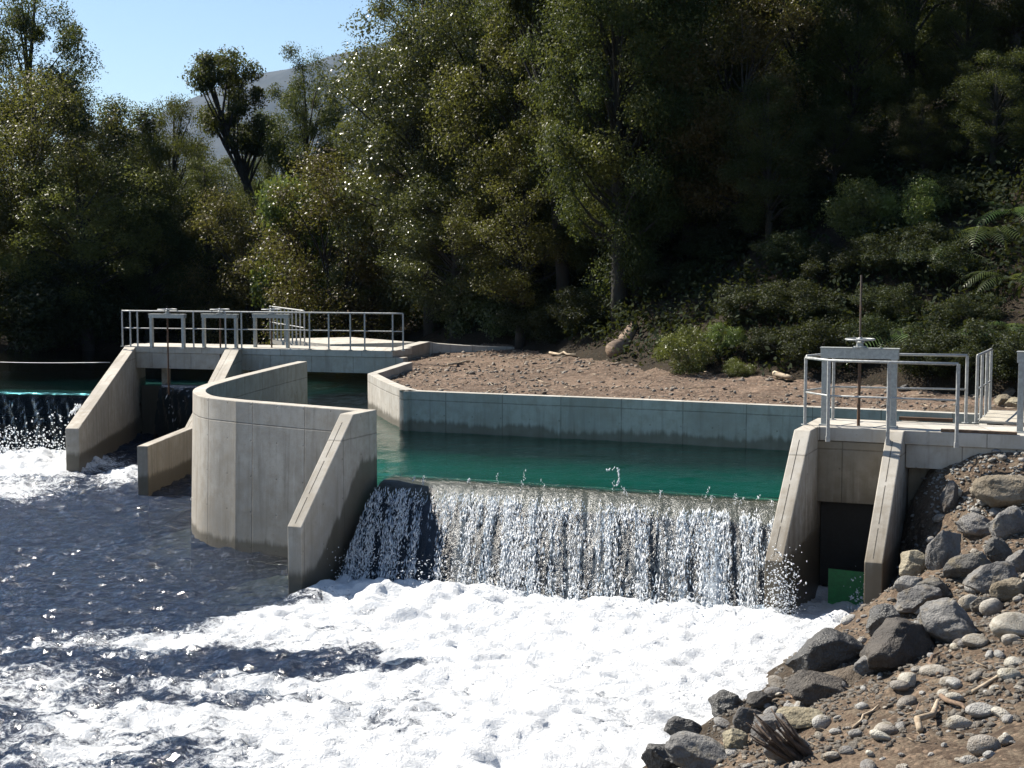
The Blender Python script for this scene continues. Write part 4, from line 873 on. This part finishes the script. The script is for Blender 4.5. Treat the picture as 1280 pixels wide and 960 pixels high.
n = 15000; x = rs.uniform(-3.5, 12, n); y = rs.uniform(25, 46, n); k = pip(x, y, ter_poly); x, y = x[k], y[k]; k = rs.rand(len(x)) < np.clip(.5 + .9 * fbm(x * .6, y * .6, None, 131, 3), .1, 1); x, y = x[k], y[k]
pebbles('terrace_rubble', np.stack([x, y, terr(x, y) + .015], -1), .012 + .05 * rs.rand(len(x)) ** 4, mat_rock('rubble', (.15, .12, .095), (.46, .41, .34), 0, 9), 6)
# ------------------------------------------------------------------ sticks, logs, roots
def stick(a, b, r, mat, label, name='stick', cat='stick', group=None, bend=.06, seed=0):
    a, b = Vector(a), Vector(b); rs_ = random.Random(seed); L = (b - a).length
    pts = [a.lerp(b, t) + Vector((rs_.uniform(-1, 1), rs_.uniform(-1, 1), rs_.uniform(-.5, .5))) * L * bend * (0 if t in (0, 1) else 1) for t in (0, .25, .5, .75, 1)]
    o = MB().tube([p - a for p in pts], [r, r * 1.05, r * .95, r * .85, r * .5], 8).build(name, mat, smooth=True, loc=a); return tag(o, label, cat, group)
def bstick(p0, p1, r, lab, seed, mat=DEAD, grp='sticks on the right bank'):
    a, b = onbank(*p0), onbank(*p1)
    if a is None or b is None: return
    stick(a + np.array([0, 0, r * 1.2]), b + np.array([0, 0, r * 1.6]), r, mat, lab, group=grp, seed=seed)
bstick((1143, 808), (1186, 786), .022, 'bare grey stick leaning across stones below the pale boulder', 1)
bstick((1150, 918), (1172, 882), .028, 'bleached pointed stick standing out of the lower bank soil', 2)
bstick((1172, 846), (1174, 820), .02, 'short dark stick between stones on the middle bank', 3, LOGM)
bstick((1216, 868), (1262, 842), .018, 'long grey stick in the soil near the right edge', 4)
bstick((1066, 912), (1098, 884), .012, 'thin pale twig lying on the soil near the small cobbles', 5)
bstick((1176, 874), (1206, 892), .022, 'brown forked stick in the middle of the lower bank', 6, LOGM)
bstick((1205, 670), (1232, 660), .022, 'pale brown stick wedged between rocks on the steep slope', 7)
bstick((965, 870), (1010, 880), .02, 'brown weathered stick lying along the foam edge rocks', 8, LOGM)
bstick((1130, 905), (1150, 880), .014, 'thin brown twig left of the bleached stick', 9, LOGM)
rs = np.random.RandomState(55); n = 1500; x = rs.uniform(-1, 8, n); y = rs.uniform(11, 21, n); z = bankH(x, y); k = (z > .2) & (np.abs(x / y) < .4) & (rs.rand(n) < np.clip(.4 + fbm(x * .8, y * .8, None, 141, 3), .05, 1)); x, y, z = x[k], y[k], z[k]; n = len(x)
a = rs.uniform(0, 6.28, n); v_, f_ = drops(np.stack([x, y, z + .012], -1), np.stack([np.cos(a), np.sin(a), rs.normal(0, .2, n)], -1), .0035 + .005 * rs.rand(n), rs.uniform(6, 22, n), rs)
tag(link('twig_litter', npmesh('twig_litter', v_, None, True, F3=f_), mat_wood('litter', (.30, .23, .15), (.10, .07, .045), (9, 9, 9))), kind='stuff')
n = 900; x = rs.uniform(-3, 11, n); y = rs.uniform(26, 46, n); k = pip(x, y, ter_poly); x, y = x[k], y[k]; n = len(x); a = rs.uniform(0, 6.28, n)
v_, f_ = drops(np.stack([x, y, terr(x, y) + .03], -1), np.stack([np.cos(a), np.sin(a), rs.normal(0, .2, n)], -1), .006 + .012 * rs.rand(n) ** 2, rs.uniform(4, 16, n), rs)
tag(link('wood_litter', npmesh('wood_litter', v_, None, True, F3=f_), DEAD), kind='stuff')
p = onbank(990, 955)
rt = empty('root_stump', p); tag(rt, 'bundle of dark dry roots sticking up at the bottom of the bank', 'roots')
b = MB(); rs_ = random.Random(4)
for k in range(34):
    a = rs_.uniform(-.10, .10); l = rs_.uniform(.20, .46); b.tube([(a + .16, rs_.uniform(-.06, .06), -.03), (a * 1.3 - .02 - l * .15, rs_.uniform(-.08, .08), l * .5), (a * 1.5 - .08 - l * .42 + rs_.uniform(-.04, .04), rs_.uniform(-.12, .12), l * .95)], [.022, .013, .005], 6)
b.build('root', ROOTM, rt, smooth=True)
MB().tube([(.05, 0, -.08), (.16, 0, .03), (.24, .02, .02)], [.11, .10, .06], 10).build('stump', LOGM, rt, smooth=True)
# fallen log and sticks on the terrace
lp_ = march(778, 448, lambda x, y: terr(x, y), 27, 47); e1 = D(792, 405, lp_[1] + .5); e0 = np.array([lp_[0] - .25, lp_[1] - .3, lp_[2] + .20])
lg = empty('rotten_log', lp_); tag(lg, 'twisted rotten log lying on brown earth at the foot of the forest', 'log')
MB().tube([Vector(e0 - lp_), Vector((.05, .1, .38)), Vector((.22, .3, .62)), Vector(e1 - lp_)], [.26, .24, .20, .12], 12).build('trunk', mat_wood('pale_log', (.27, .195, .14), (.11, .075, .05), (8, 8, 20)), lg, smooth=True)
MB().tube([Vector((.05, .1, .4)), Vector((.45, .15, .30)), Vector((.75, .1, .04))], [.16, .13, .07], 10).build('branch', LOGM, lg, smooth=True)
def tstick(p0, p1, r, lab, seed, mat=DEAD):
    a = march(*p0, terr, 26, 47); b_ = march(*p1, terr, 26, 47)
    if a is not None and b_ is not None: stick(a + np.array([0, 0, r + .04]), b_ + np.array([0, 0, r + .05]), r, mat, lab, seed=seed, group='sticks on the earth terrace')
tstick((796, 450), (832, 457), .05, 'pale broken branch beside the rotten log on the terrace', 21); tstick((687, 444), (720, 447), .035, 'pale thin stick left of the rotten log on the terrace', 22); tstick((968, 472), (990, 478), .06, 'broken pale branch on the terrace behind the deck railing', 23)
tstick((560, 459), (588, 455), .03, 'short bleached stick near the terrace corner', 24)
for k, (px, py) in enumerate(((1262, 498), (1254, 505), (1270, 510), (1175, 484), (1130, 488))):
    p = march(px, py, lambda x, y: terr(x, y), 24, 40)
    if p is None: continue
    o = bpy.data.objects.new('boulder', with_mat(BM[k % 7], ROCK_BROWN if k < 3 else ROCK)); col.objects.link(o); r = .22 if k < 3 else .14; o.scale = (r * 1.3, r, r); o.location = p + np.array([0, 0, r * .3]); o.rotation_euler.z = k
    tag(o, ['tan boulder behind the walkway railing, farthest from the walkway', 'tan boulder closest to the far end of the plank walkway', 'tan boulder at the right edge beyond the plank walkway', 'grey rock at the forest foot seen through the right railing', 'grey rock at the forest foot between gate and right railing'][k], 'boulder')

# ------------------------------------------------------------------ vegetation
def leaves(C, rad, n_each, L, seed, wide=.5, flat=.75, up=.35):
    rs = np.random.RandomState(seed); idx = np.repeat(np.arange(len(C)), n_each); N = len(idx)
    d = rs.normal(size=(N, 3)); d /= np.linalg.norm(d, axis=1)[:, None]; rr = rad[idx] * rs.rand(N) ** .45
    lump = 1 + .35 * vn(d[:, 0] * 2.5 + idx * 7.3, d[:, 1] * 2.5, d[:, 2] * 2.5, seed)
    P = C[idx] + d * (rr * lump)[:, None] * np.array([1, 1, flat])
    nrm = d * .55 + np.array([0, 0, up]) + rs.normal(0, .55, (N, 3)); nrm /= np.linalg.norm(nrm, axis=1)[:, None]
    t = np.cross(nrm, rs.normal(size=(N, 3))); t /= np.linalg.norm(t, axis=1)[:, None]; s = np.cross(nrm, t)
    l = L * rs.uniform(.6, 1.35, N)[:, None]; w_ = l * wide
    V = np.stack([P - t * l * .5, P + s * w_ * .5 - t * l * .05 + nrm * l * .06, P + t * l * .5, P - s * w_ * .5 - t * l * .05 + nrm * l * .06], 1)
    tint = np.repeat(np.clip(.5 + .28 * rs.normal(size=N) * .6 + .35 * (rs.rand(len(C)) - .5)[idx], 0, 1), 4)
    return V.reshape(-1, 3), np.arange(N * 4).reshape(N, 4), tint
def crown_mesh(name, C, rad, n_each, L, seed, **kw):
    V, Fq, t = leaves(np.array(C), np.array(rad), n_each, L, seed, **kw); return npmesh(name, V, Fq, False, attrs={'tint': t})
def make_tree(kind, seed, h, cr, c0, nclump, cl_r, nleaf, L, leafm, barkm, trunk_r=.2, lean=(0, 0), shape='round', stems=1, bare=None, wide=.5, flat=.75):
    rs = random.Random(seed); b = MB(); clumps, rads = [], []
    for s in range(stems):
        a = rs.uniform(0, 6.28); sp = (.0 if stems == 1 else cr * .35)
        top = Vector((lean[0] + math.cos(a) * sp, lean[1] + math.sin(a) * sp, h * (.92 if stems == 1 else rs.uniform(.7, .92))))
        pts = []
        for k in range(9):
            t = k / 8; pts.append(Vector((top.x * t ** 1.3 + rs.uniform(-.1, .1) * h * .04 * (k > 0), top.y * t ** 1.3 + rs.uniform(-.1, .1) * h * .04 * (k > 0), top.z * t - .25 * (k == 0))))
        b.tube(pts, [trunk_r * (1.25 - 1.05 * (k / 8)) * (1 if stems == 1 else .6) for k in range(9)], 8)
        for i in range(nclump // stems):
            while True:
                x, y, z = rs.uniform(-1, 1), rs.uniform(-1, 1), rs.uniform(-1, 1); q = x * x + y * y + z * z
                if .18 < q < 1: break
            tz = c0 + (1 - c0) * (z * .5 + .5)
            if shape == 'cone': m_ = 1.15 - .95 * (z * .5 + .5)
            elif shape == 'tall': m_ = 1 - .25 * abs(z)
            else: m_ = 1
            j = min(8, max(2, tz * 8 * .85)); f = j - int(j); bp = pts[int(j)].lerp(pts[min(8, int(j) + 1)], f)
            c = Vector((bp.x + x * cr * m_, bp.y + y * cr * m_, tz * h)); clumps.append(c); rads.append(cl_r * rs.uniform(.65, 1.25))
            if i % 2 == 0:
                mid = bp.lerp(c, .5) + Vector((0, 0, -.06 * h * rs.random() + .02 * h)); b.tube([bp + Vector((0, 0, -.04 * h)), mid, c], [trunk_r * .30, trunk_r * .18, trunk_r * .06], 5, False)
    root = empty(kind); b.build('trunk', barkm, root, smooth=True)
    me = crown_mesh('crown', [tuple(c) for c in clumps], rads, nleaf, L, seed, wide=wide, flat=flat); link('crown', me, leafm, root)
    return root, h
LIB = {}
def lib(k, *a, **kw): LIB[k] = make_tree(*a, **kw)
lib('airy', 'evergreen_tree', 1, 14, 3.0, .45, 52, .82, 800, .11, L_DARK, BARK, .22, (.8, 0), 'tall')
lib('olive', 'olive_tree', 2, 10, 3.4, .18, 85, .82, 560, .105, L_OLIVE, BARK, .22, (.3, .2), 'round')
lib('gloss', 'glossy_tree', 3, 12, 3.5, .10, 120, .82, 560, .11, L_GLOSS, BARK, .26, (-.3, .1), 'round')
lib('dark', 'dark_tree', 4, 12, 3.3, .10, 105, .86, 540, .11, L_DARK, BARK2, .25, (.2, -.2), 'round')
lib('bronze', 'bronze_tree', 5, 9, 3.0, .10, 80, .85, 620, .10, L_BRONZE, BARK, .14, (.6, .2), 'round', 3)
lib('gnarled', 'leaning_tree', 6, 9.5, 1.5, .56, 48, .46, 520, .10, L_DARK, BARK, .21, (-3.1, 0), 'round')
lib('cone', 'narrow_tree', 7, 9, 1.7, .12, 60, .75, 560, .10, L_DARK, BARK, .15, (0, 0), 'cone')
lib('lime', 'bright_tree', 8, 5, 1.5, .2, 40, .6, 380, .12, L_LIME, BARK, .1, (.1, 0), 'round', 2)
lib('shrub', 'shrub', 9, 2.2, 1.2, .05, 34, .5, 330, .10, L_SHRUB, BARK, .05, (0, 0), 'round', 3)
lib('dshrub', 'dark_shrub', 10, 2.4, 1.4, .05, 40, .52, 460, .09, mat_leaf('shade_leaves', (.010, .018, .006), (.022, .032, .010), (.05, .055, .018), .6, .22, .2), BARK, .05, (0, 0), 'round', 3)
lib('lshrub', 'bright_shrub', 11, 1.6, 1.0, .05, 34, .40, 360, .085, L_LIME, BARK, .035, (0, 0), 'round', 4, wide=.3)
lib('tall', 'tall_forest_tree', 12, 19, 4.6, .08, 150, 1.2, 800, .12, L_DARK, BARK2, .36, (.3, -.3), 'tall')
def make_fern(seed, nf, Lf):
    rs = np.random.RandomState(seed); V, Q, T_ = [], [], []; b = MB()
    for f in range(nf):
        az = f * 6.283 / nf + rs.uniform(-.3, .3); L = Lf * rs.uniform(.75, 1.15); el = rs.uniform(.5, 1.05); dirh = np.array([math.cos(az), math.sin(az), 0]); sidev = np.array([-math.sin(az), math.cos(az), 0])
        t = np.linspace(0, 1, 26); z = L * (math.sin(el) * t * .8 - .75 * t ** 2.2); r = L * (math.cos(el) * t * .6 + .45 * t)
        pts = dirh * r[:, None] + np.array([0, 0, 1.]) * z[:, None]
        b.tube([tuple(p) for p in pts[::3]], [.016 * (1 - .8 * k / 9) for k in range(9)], 5, False)
        tn = rs.uniform(.2, .9)
        for i in range(3, 26):
            tt = t[i]; pl = L * .24 * math.sin(math.pi * min(1, .12 + tt * .92)) ** .8 + .02; tg = pts[i] - pts[i - 1]; tg /= np.linalg.norm(tg)
            for s in (-1, 1):
                d = sidev * s * .92 + tg * .42 + np.array([0, 0, -.22]); d /= np.linalg.norm(d); w_ = L * .007 + .003
                p0 = pts[i]; p1 = p0 + d * pl * .55 + np.array([0, 0, .01]); p2 = p0 + d * pl + np.array([0, 0, -.06 * L * .3])
                n0 = len(V); V += [p0 - tg * w_, p0 + tg * w_, p1 + tg * w_ * .9, p1 - tg * w_ * .9, p2 + tg * .002, p2 - tg * .002]; Q += [(n0, n0 + 1, n0 + 2, n0 + 3), (n0 + 3, n0 + 2, n0 + 4, n0 + 5)]; T_ += [tn + rs.uniform(-.1, .1)] * 6
    root = empty('fern'); b.build('stem', BARK2, root, smooth=True); link('fronds', npmesh('fronds', np.array(V), Q, False, attrs={'tint': np.clip(T_, 0, 1)}), L_FERN, root); return root, 1.
LIB['fern'] = make_fern(3, 12, 1.7); LIB['fern2'] = make_fern(8, 9, 1.5)
used = set()
def plant(kind, loc, height, rz, label, cat, group=None, wf=1.):
    root, h = LIB[kind]
    if kind in used: root = copy_tree(root)
    used.add(kind); s = height / h; root.location = tuple(float(v) for v in loc); root.scale = (s * wf, s * wf, s); root.rotation_euler = (0, 0, rz); tag(root, label, cat, group); return root
def tree_at(kind, px, ytop, dist, label, rz=0., wf=1., group='trees beyond the dam', sink=.1, cat='tree'):
    x = (px - 640) / F * dist; zb = float(hillH(np.array([x]), np.array([dist]))[0]) - sink
    zt = CAMZ + (HZ - ytop) / F * dist
    return plant(kind, (x, dist, zb), max(zt - zb, 1.), rz, label, cat, group, wf)
gL = 'trees on the left bank upstream'; gR = 'trees on the forested hill'
tree_at('airy', 30, -40, 62, 'tall airy dark tree at the far left edge, crown cut by the frame top', .3, .9, gL)
tree_at('olive', 45, 85, 57, 'broad olive green tree at the left edge below the tall airy tree', 1., 1.0, gL)
tree_at('cone', 152, 126, 66, 'narrow pointed dark tree between the left olive tree and the bushy tree', 0, 1.1, gL)
tree_at('dark', 218, 112, 62, 'dark bushy tree just left of the leaning tree', .7, .62, gL)
tree_at('gnarled', 352, 46, 64, 'gnarled leaning tree with bare trunk and round crown against the sky', 0., .88, gL)
tree_at('dark', 338, 128, 67, 'small round dark tree standing right of the leaning trunk', 2.2, .55, gL)
tree_at('airy', 392, 58, 61, 'slender airy tree in front of the mountain slope', 2.4, .72, gL)
tree_at('cone', 105, 112, 70, 'pointed dark tree showing behind the left olive tree', 1.2, 1.2, gL)
tree_at('olive', 110, 190, 55.5, 'low spreading olive tree right of the left edge tree', 2.2, 1.25, gL)
tree_at('dark', 185, 205, 56.5, 'dense dark tree behind the left end of the far railing', 1.9, .95, gL)
tree_at('dark', 262, 190, 57, 'dense dark tree behind the middle of the far railing', 3.1, .9, gL)
tree_at('bronze', 315, 240, 55, 'dull bronze tree under the leaning trunk', .4, 1.0, gL)
tree_at('lime', 378, 205, 53, 'yellow green bright bushy tree beside the glossy forest edge', 0, .62, gL)
tree_at('bronze', 425, 195, 51.5, 'bronze multi stemmed tree behind the right part of the far railing', 1.3, 1.1, gL)
tree_at('gloss', 540, -30, 50, 'large glinting glossy leaved tree at the left edge of the big forest', .2, .92, gR)
tree_at('gloss', 570, 170, 47.5, 'lower glossy leaved tree behind the terrace corner', 1.8, 1.25, gR)
tree_at('gloss', 600, -70, 50, 'tall glossy leaved tree right of the forest edge tree', 2.9, .9, gR)
tree_at('gloss', 462, 215, 52, 'small glossy tree between the bronze tree and terrace corner', 4.2, .8, gR)
tree_at('tall', 690, -140, 47, 'tall dark trunked tree above the terrace middle', .6, .9, gR)
tree_at('olive', 655, 20, 46.5, 'olive tree in front of the tall dark trunk', 4.0, .85, gR)
tree_at('dark', 745, 60, 44, 'dark tree above the rotten log', 4.4, .9, gR)
tree_at('gnarled', 706, -150, 44.5, 'dark bare leaning trunk with its crown above the frame, left of the rotten log', 1.05, .62, gR)
tree_at('olive', 650, 190, 44.8, 'low olive tree at the back of the terrace in front of the leaning dark trunk', 5.2, 1.05, gR)
tree_at('tall', 775, -190, 41, 'tall dense dark tree rising from the slope right behind the rotten log', 3.9, .8, gR)
tree_at('olive', 800, -40, 42, 'glinting olive crown high above the rotten log', 2.6, .9, gR)
tree_at('bronze', 925, -20, 40.5, 'bronze leaved crown high above the bright shrub', 2.5, .95, gR)
tree_at('tall', 860, -170, 43, 'tall dark forest tree above the bright terrace shrub', 2.1, .85, gR)
tree_at('tall', 1000, -250, 42, 'tall dark forest tree left of the threaded rod', 3.3, .85, gR)
tree_at('tall', 1130, -300, 42.5, 'tall dark forest tree right of the threaded rod', 4.6, .85, gR)
tree_at('tall', 1260, -330, 40, 'tall dark forest tree in the upper right corner', 5.2, .85, gR)
tree_at('dark', 1060, -20, 41, 'dense dark crown above the right gate', .9, 1.0, gR)
tree_at('dark', 1200, -20, 40, 'dense dark crown above the fern slope', 5.6, 1.0, gR)
tree_at('dark', 960, 90, 38.5, 'dark lower crown above the right end of the terrace', 3.6, .9, gR)
tree_at('cone', 184, 136, 68, 'pointed dark tree between the narrow pointed tree and the bushy tree', 2.6, 1.2, gL)
tree_at('dark', 1235, 60, 37.5, 'squat dark tree on the slope above the large pale fern', 1.1, 1.2, gR)
tree_at('dark', 1150, 110, 38.5, 'squat dark tree on the slope above the light green shrubs', 2.9, 1.2, gR)
tree_at('dark', 1040, 130, 39, 'squat dark tree on the slope above the threaded rod', 4.9, 1.1, gR)
# deeper trees closing the wood
for k, (px, yt, d, kd) in enumerate(((540, -60, 60, 'tall'), (640, -120, 58, 'tall'), (760, -160, 55, 'tall'), (900, -200, 52, 'tall'), (1020, -240, 50, 'tall'), (1150, -260, 48, 'tall'), (1280, -280, 46, 'tall'), (1380, -250, 40, 'tall'), (480, 60, 64, 'dark'), (430, 170, 62, 'dark'), (700, -20, 54, 'dark'), (840, 0, 51, 'dark'), (990, 0, 47, 'dark'), (1120, 0, 45, 'dark'))):
    tree_at(kd, px, yt, d, 'dark forest tree deep in the wood behind the front row', k * 1.7, .95, 'dark trees deep in the wood', cat='tree')
for k, (px, yt, d, kd) in enumerate(((20, 130, 72, 'dark'), (80, 170, 68, 'dark'), (150, 190, 64, 'dark'), (240, 170, 70, 'dark'), (300, 190, 72, 'dark'), (-60, 100, 66, 'dark'), (-50, 170, 56, 'olive'), (370, 190, 70, 'dark'))):
    tree_at(kd, px, yt, d, 'dark background tree behind the left bank trees', k * 2.1, 1.05, 'dark trees behind the left bank')
# shrubs
def shrub_at(kind, px, py, hpx, label, rz=0, wf=1., group='shrubs at the forest edge', fn=None):
    p = onhill(px, py) if fn is None else fn(px, py)
    if p is None: return
    return plant(kind, p - np.array([0, 0, .1]), hpx * p[1] / F, rz, label, 'shrub' if 'fern' not in kind else 'fern', group, wf)
onterr = lambda px, py: march(px, py, terr, 25, 48)
shrub_at('lshrub', 862, 466, 60, 'bright green shrub at the back edge of the terrace', 0, .9, fn=onterr)
shrub_at('lshrub', 924, 470, 26, 'small yellow green grass tuft beside the bright terrace shrub', 1, 1.2, fn=onterr)
shrub_at('lshrub', 905, 440, 40, 'dim green shrub behind the bright terrace shrub', 2, .9)
shrub_at('lshrub', 1072, 300, 76, 'light green shrub halfway up the dark slope above the handwheel', 3, .9)
shrub_at('lshrub', 1140, 295, 70, 'light green shrub right of the one above the handwheel', 4, .95)
shrub_at('dshrub', 740, 415, 60, 'dull shrub on the slope left of the rotten log', 0, 1.2); shrub_at('shrub', 752, 400, 46, 'pale leaved shrub behind the rotten log', 1)
shrub_at('shrub', 590, 425, 90, 'tall pale shrub at the terrace back corner', 2, .8, fn=onterr); shrub_at('shrub', 628, 418, 85, 'grey green shrub right of the terrace corner', 3, .9)
shrub_at('dshrub', 660, 420, 80, 'dark shrub at the back of the terrace left of the log', 4, 1.1); shrub_at('dshrub', 700, 425, 60, 'low dark shrub touching the brown terrace slope', 5, 1.2)
shrub_at('lshrub', 688, 330, 34, 'small bright shrub high on the dark slope', 5)
shrub_at('shrub', 870, 250, 60, 'silvery shrub high on the slope above the bright shrub', .5, 1.3); shrub_at('shrub', 800, 330, 50, 'dim shrub on the slope above the log', 1.5, 1.3)
shrub_at('dshrub', 965, 445, 44, 'dark shrub behind the right end of the terrace', 2.5, 1.2); shrub_at('dshrub', 1020, 455, 66, 'dark shrub behind the left post of the right gate', 3.5, 1.2); shrub_at('dshrub', 1160, 465, 62, 'dark shrub behind the right guardrail', 4.5, 1.3); shrub_at('dshrub', 1260, 470, 74, 'dark shrub behind the plank walkway', 5.5, 1.3)
for k, (px, py, hp, kd, lab) in enumerate(((40, 440, 120, 'dshrub', 'dark bank shrub at the left edge above the cable'), (100, 430, 110, 'dshrub', 'dark bank shrub above the left end of the cable'), (150, 415, 100, 'shrub', 'green bank shrub behind the left railing corner'), (190, 405, 60, 'shrub', 'green bank shrub behind the leftmost far gate'), (250, 400, 80, 'dshrub', 'dark bank shrub behind the middle far gate'), (330, 395, 90, 'shrub', 'green bank shrub behind the rightmost far gate'), (400, 395, 90, 'shrub', 'green bank shrub behind the receding railing'), (470, 400, 80, 'dshrub', 'dark bank shrub behind the right end of the far railing'), (60, 360, 70, 'shrub', 'pale green shrub on the left bank slope'), (130, 345, 60, 'shrub', 'pale green shrub on the slope under the low olive tree'), (10, 330, 70, 'shrub', 'pale green shrub at the left edge of the bank slope'))):
    shrub_at(kd, px, py, hp, lab, k * 1.3, 1.2, 'shrubs on the left bank')
# ferns on the right slope
for k, (px, py, hp, lab) in enumerate(((1235, 275, 62, 'large pale fern near the right edge of the slope'), (1275, 245, 58, 'fern cut by the right edge above the large pale fern'), (1270, 330, 60, 'fern with long arching fronds low at the right edge'), (1190, 300, 52, 'dim fern left of the large pale fern'), (1135, 400, 60, 'drooping pale fern above the right guardrail'), (1165, 385, 50, 'small drooping fern right of the pale drooping one'), (860, 195, 48, 'pale fern high on the slope left of the bronze crown'), (905, 190, 50, 'silvery fern under the bronze crown'), (1020, 215, 44, 'dim fern above the light green shrubs'), (1210, 210, 44, 'dim fern high on the right slope'), (1240, 395, 46, 'dark fern behind the end of the right railing'), (1212, 392, 40, 'fern on the slope above the right side railing'), (1272, 388, 44, 'low fern at the right edge above the plank walkway'), (1262, 432, 40, 'lowest fern at the right edge behind the plank walkway'))):
    shrub_at('fern' if k % 2 == 0 else 'fern2', px, py + 20, hp, lab, k * .9, 1., 'ferns on the right slope') 
for o in [LIB['fern'][0], LIB['fern2'][0]]: pass
for k, (px, py, hp, kd) in enumerate(((1110, 340, 50, 'dshrub'), (1172, 352, 56, 'dshrub'), (1090, 440, 56, 'dshrub'), (1200, 450, 50, 'dshrub'), (1010, 400, 56, 'dshrub'), (940, 400, 52, 'dshrub'), (1150, 320, 48, 'dshrub'), (1052, 352, 52, 'dshrub'), (992, 335, 50, 'dshrub'), (940, 310, 56, 'dshrub'), (1004, 275, 50, 'dshrub'), (1180, 262, 52, 'dshrub'), (1110, 400, 50, 'dshrub'), (1200, 415, 54, 'dshrub'), (1030, 410, 50, 'dshrub'), (900, 330, 50, 'dshrub'), (840, 370, 48, 'dshrub'), (1090, 215, 56, 'dshrub'), (960, 215, 54, 'shrub'))):
    shrub_at(kd, px, py, hp, 'dim green shrub among the dark growth on the right slope', k * 1.7, 1.35, 'dim shrubs on the dark right slope')
# undergrowth over the slopes
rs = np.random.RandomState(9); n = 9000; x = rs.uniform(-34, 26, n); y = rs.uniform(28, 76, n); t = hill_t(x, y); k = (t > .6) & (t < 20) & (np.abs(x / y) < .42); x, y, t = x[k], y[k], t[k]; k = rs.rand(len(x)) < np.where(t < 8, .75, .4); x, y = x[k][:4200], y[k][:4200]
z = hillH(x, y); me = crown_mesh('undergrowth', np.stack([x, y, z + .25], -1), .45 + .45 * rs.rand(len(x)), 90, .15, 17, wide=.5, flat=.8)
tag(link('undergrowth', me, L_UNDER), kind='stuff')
print('faces', sum(len(m.polygons) for m in bpy.data.meshes))
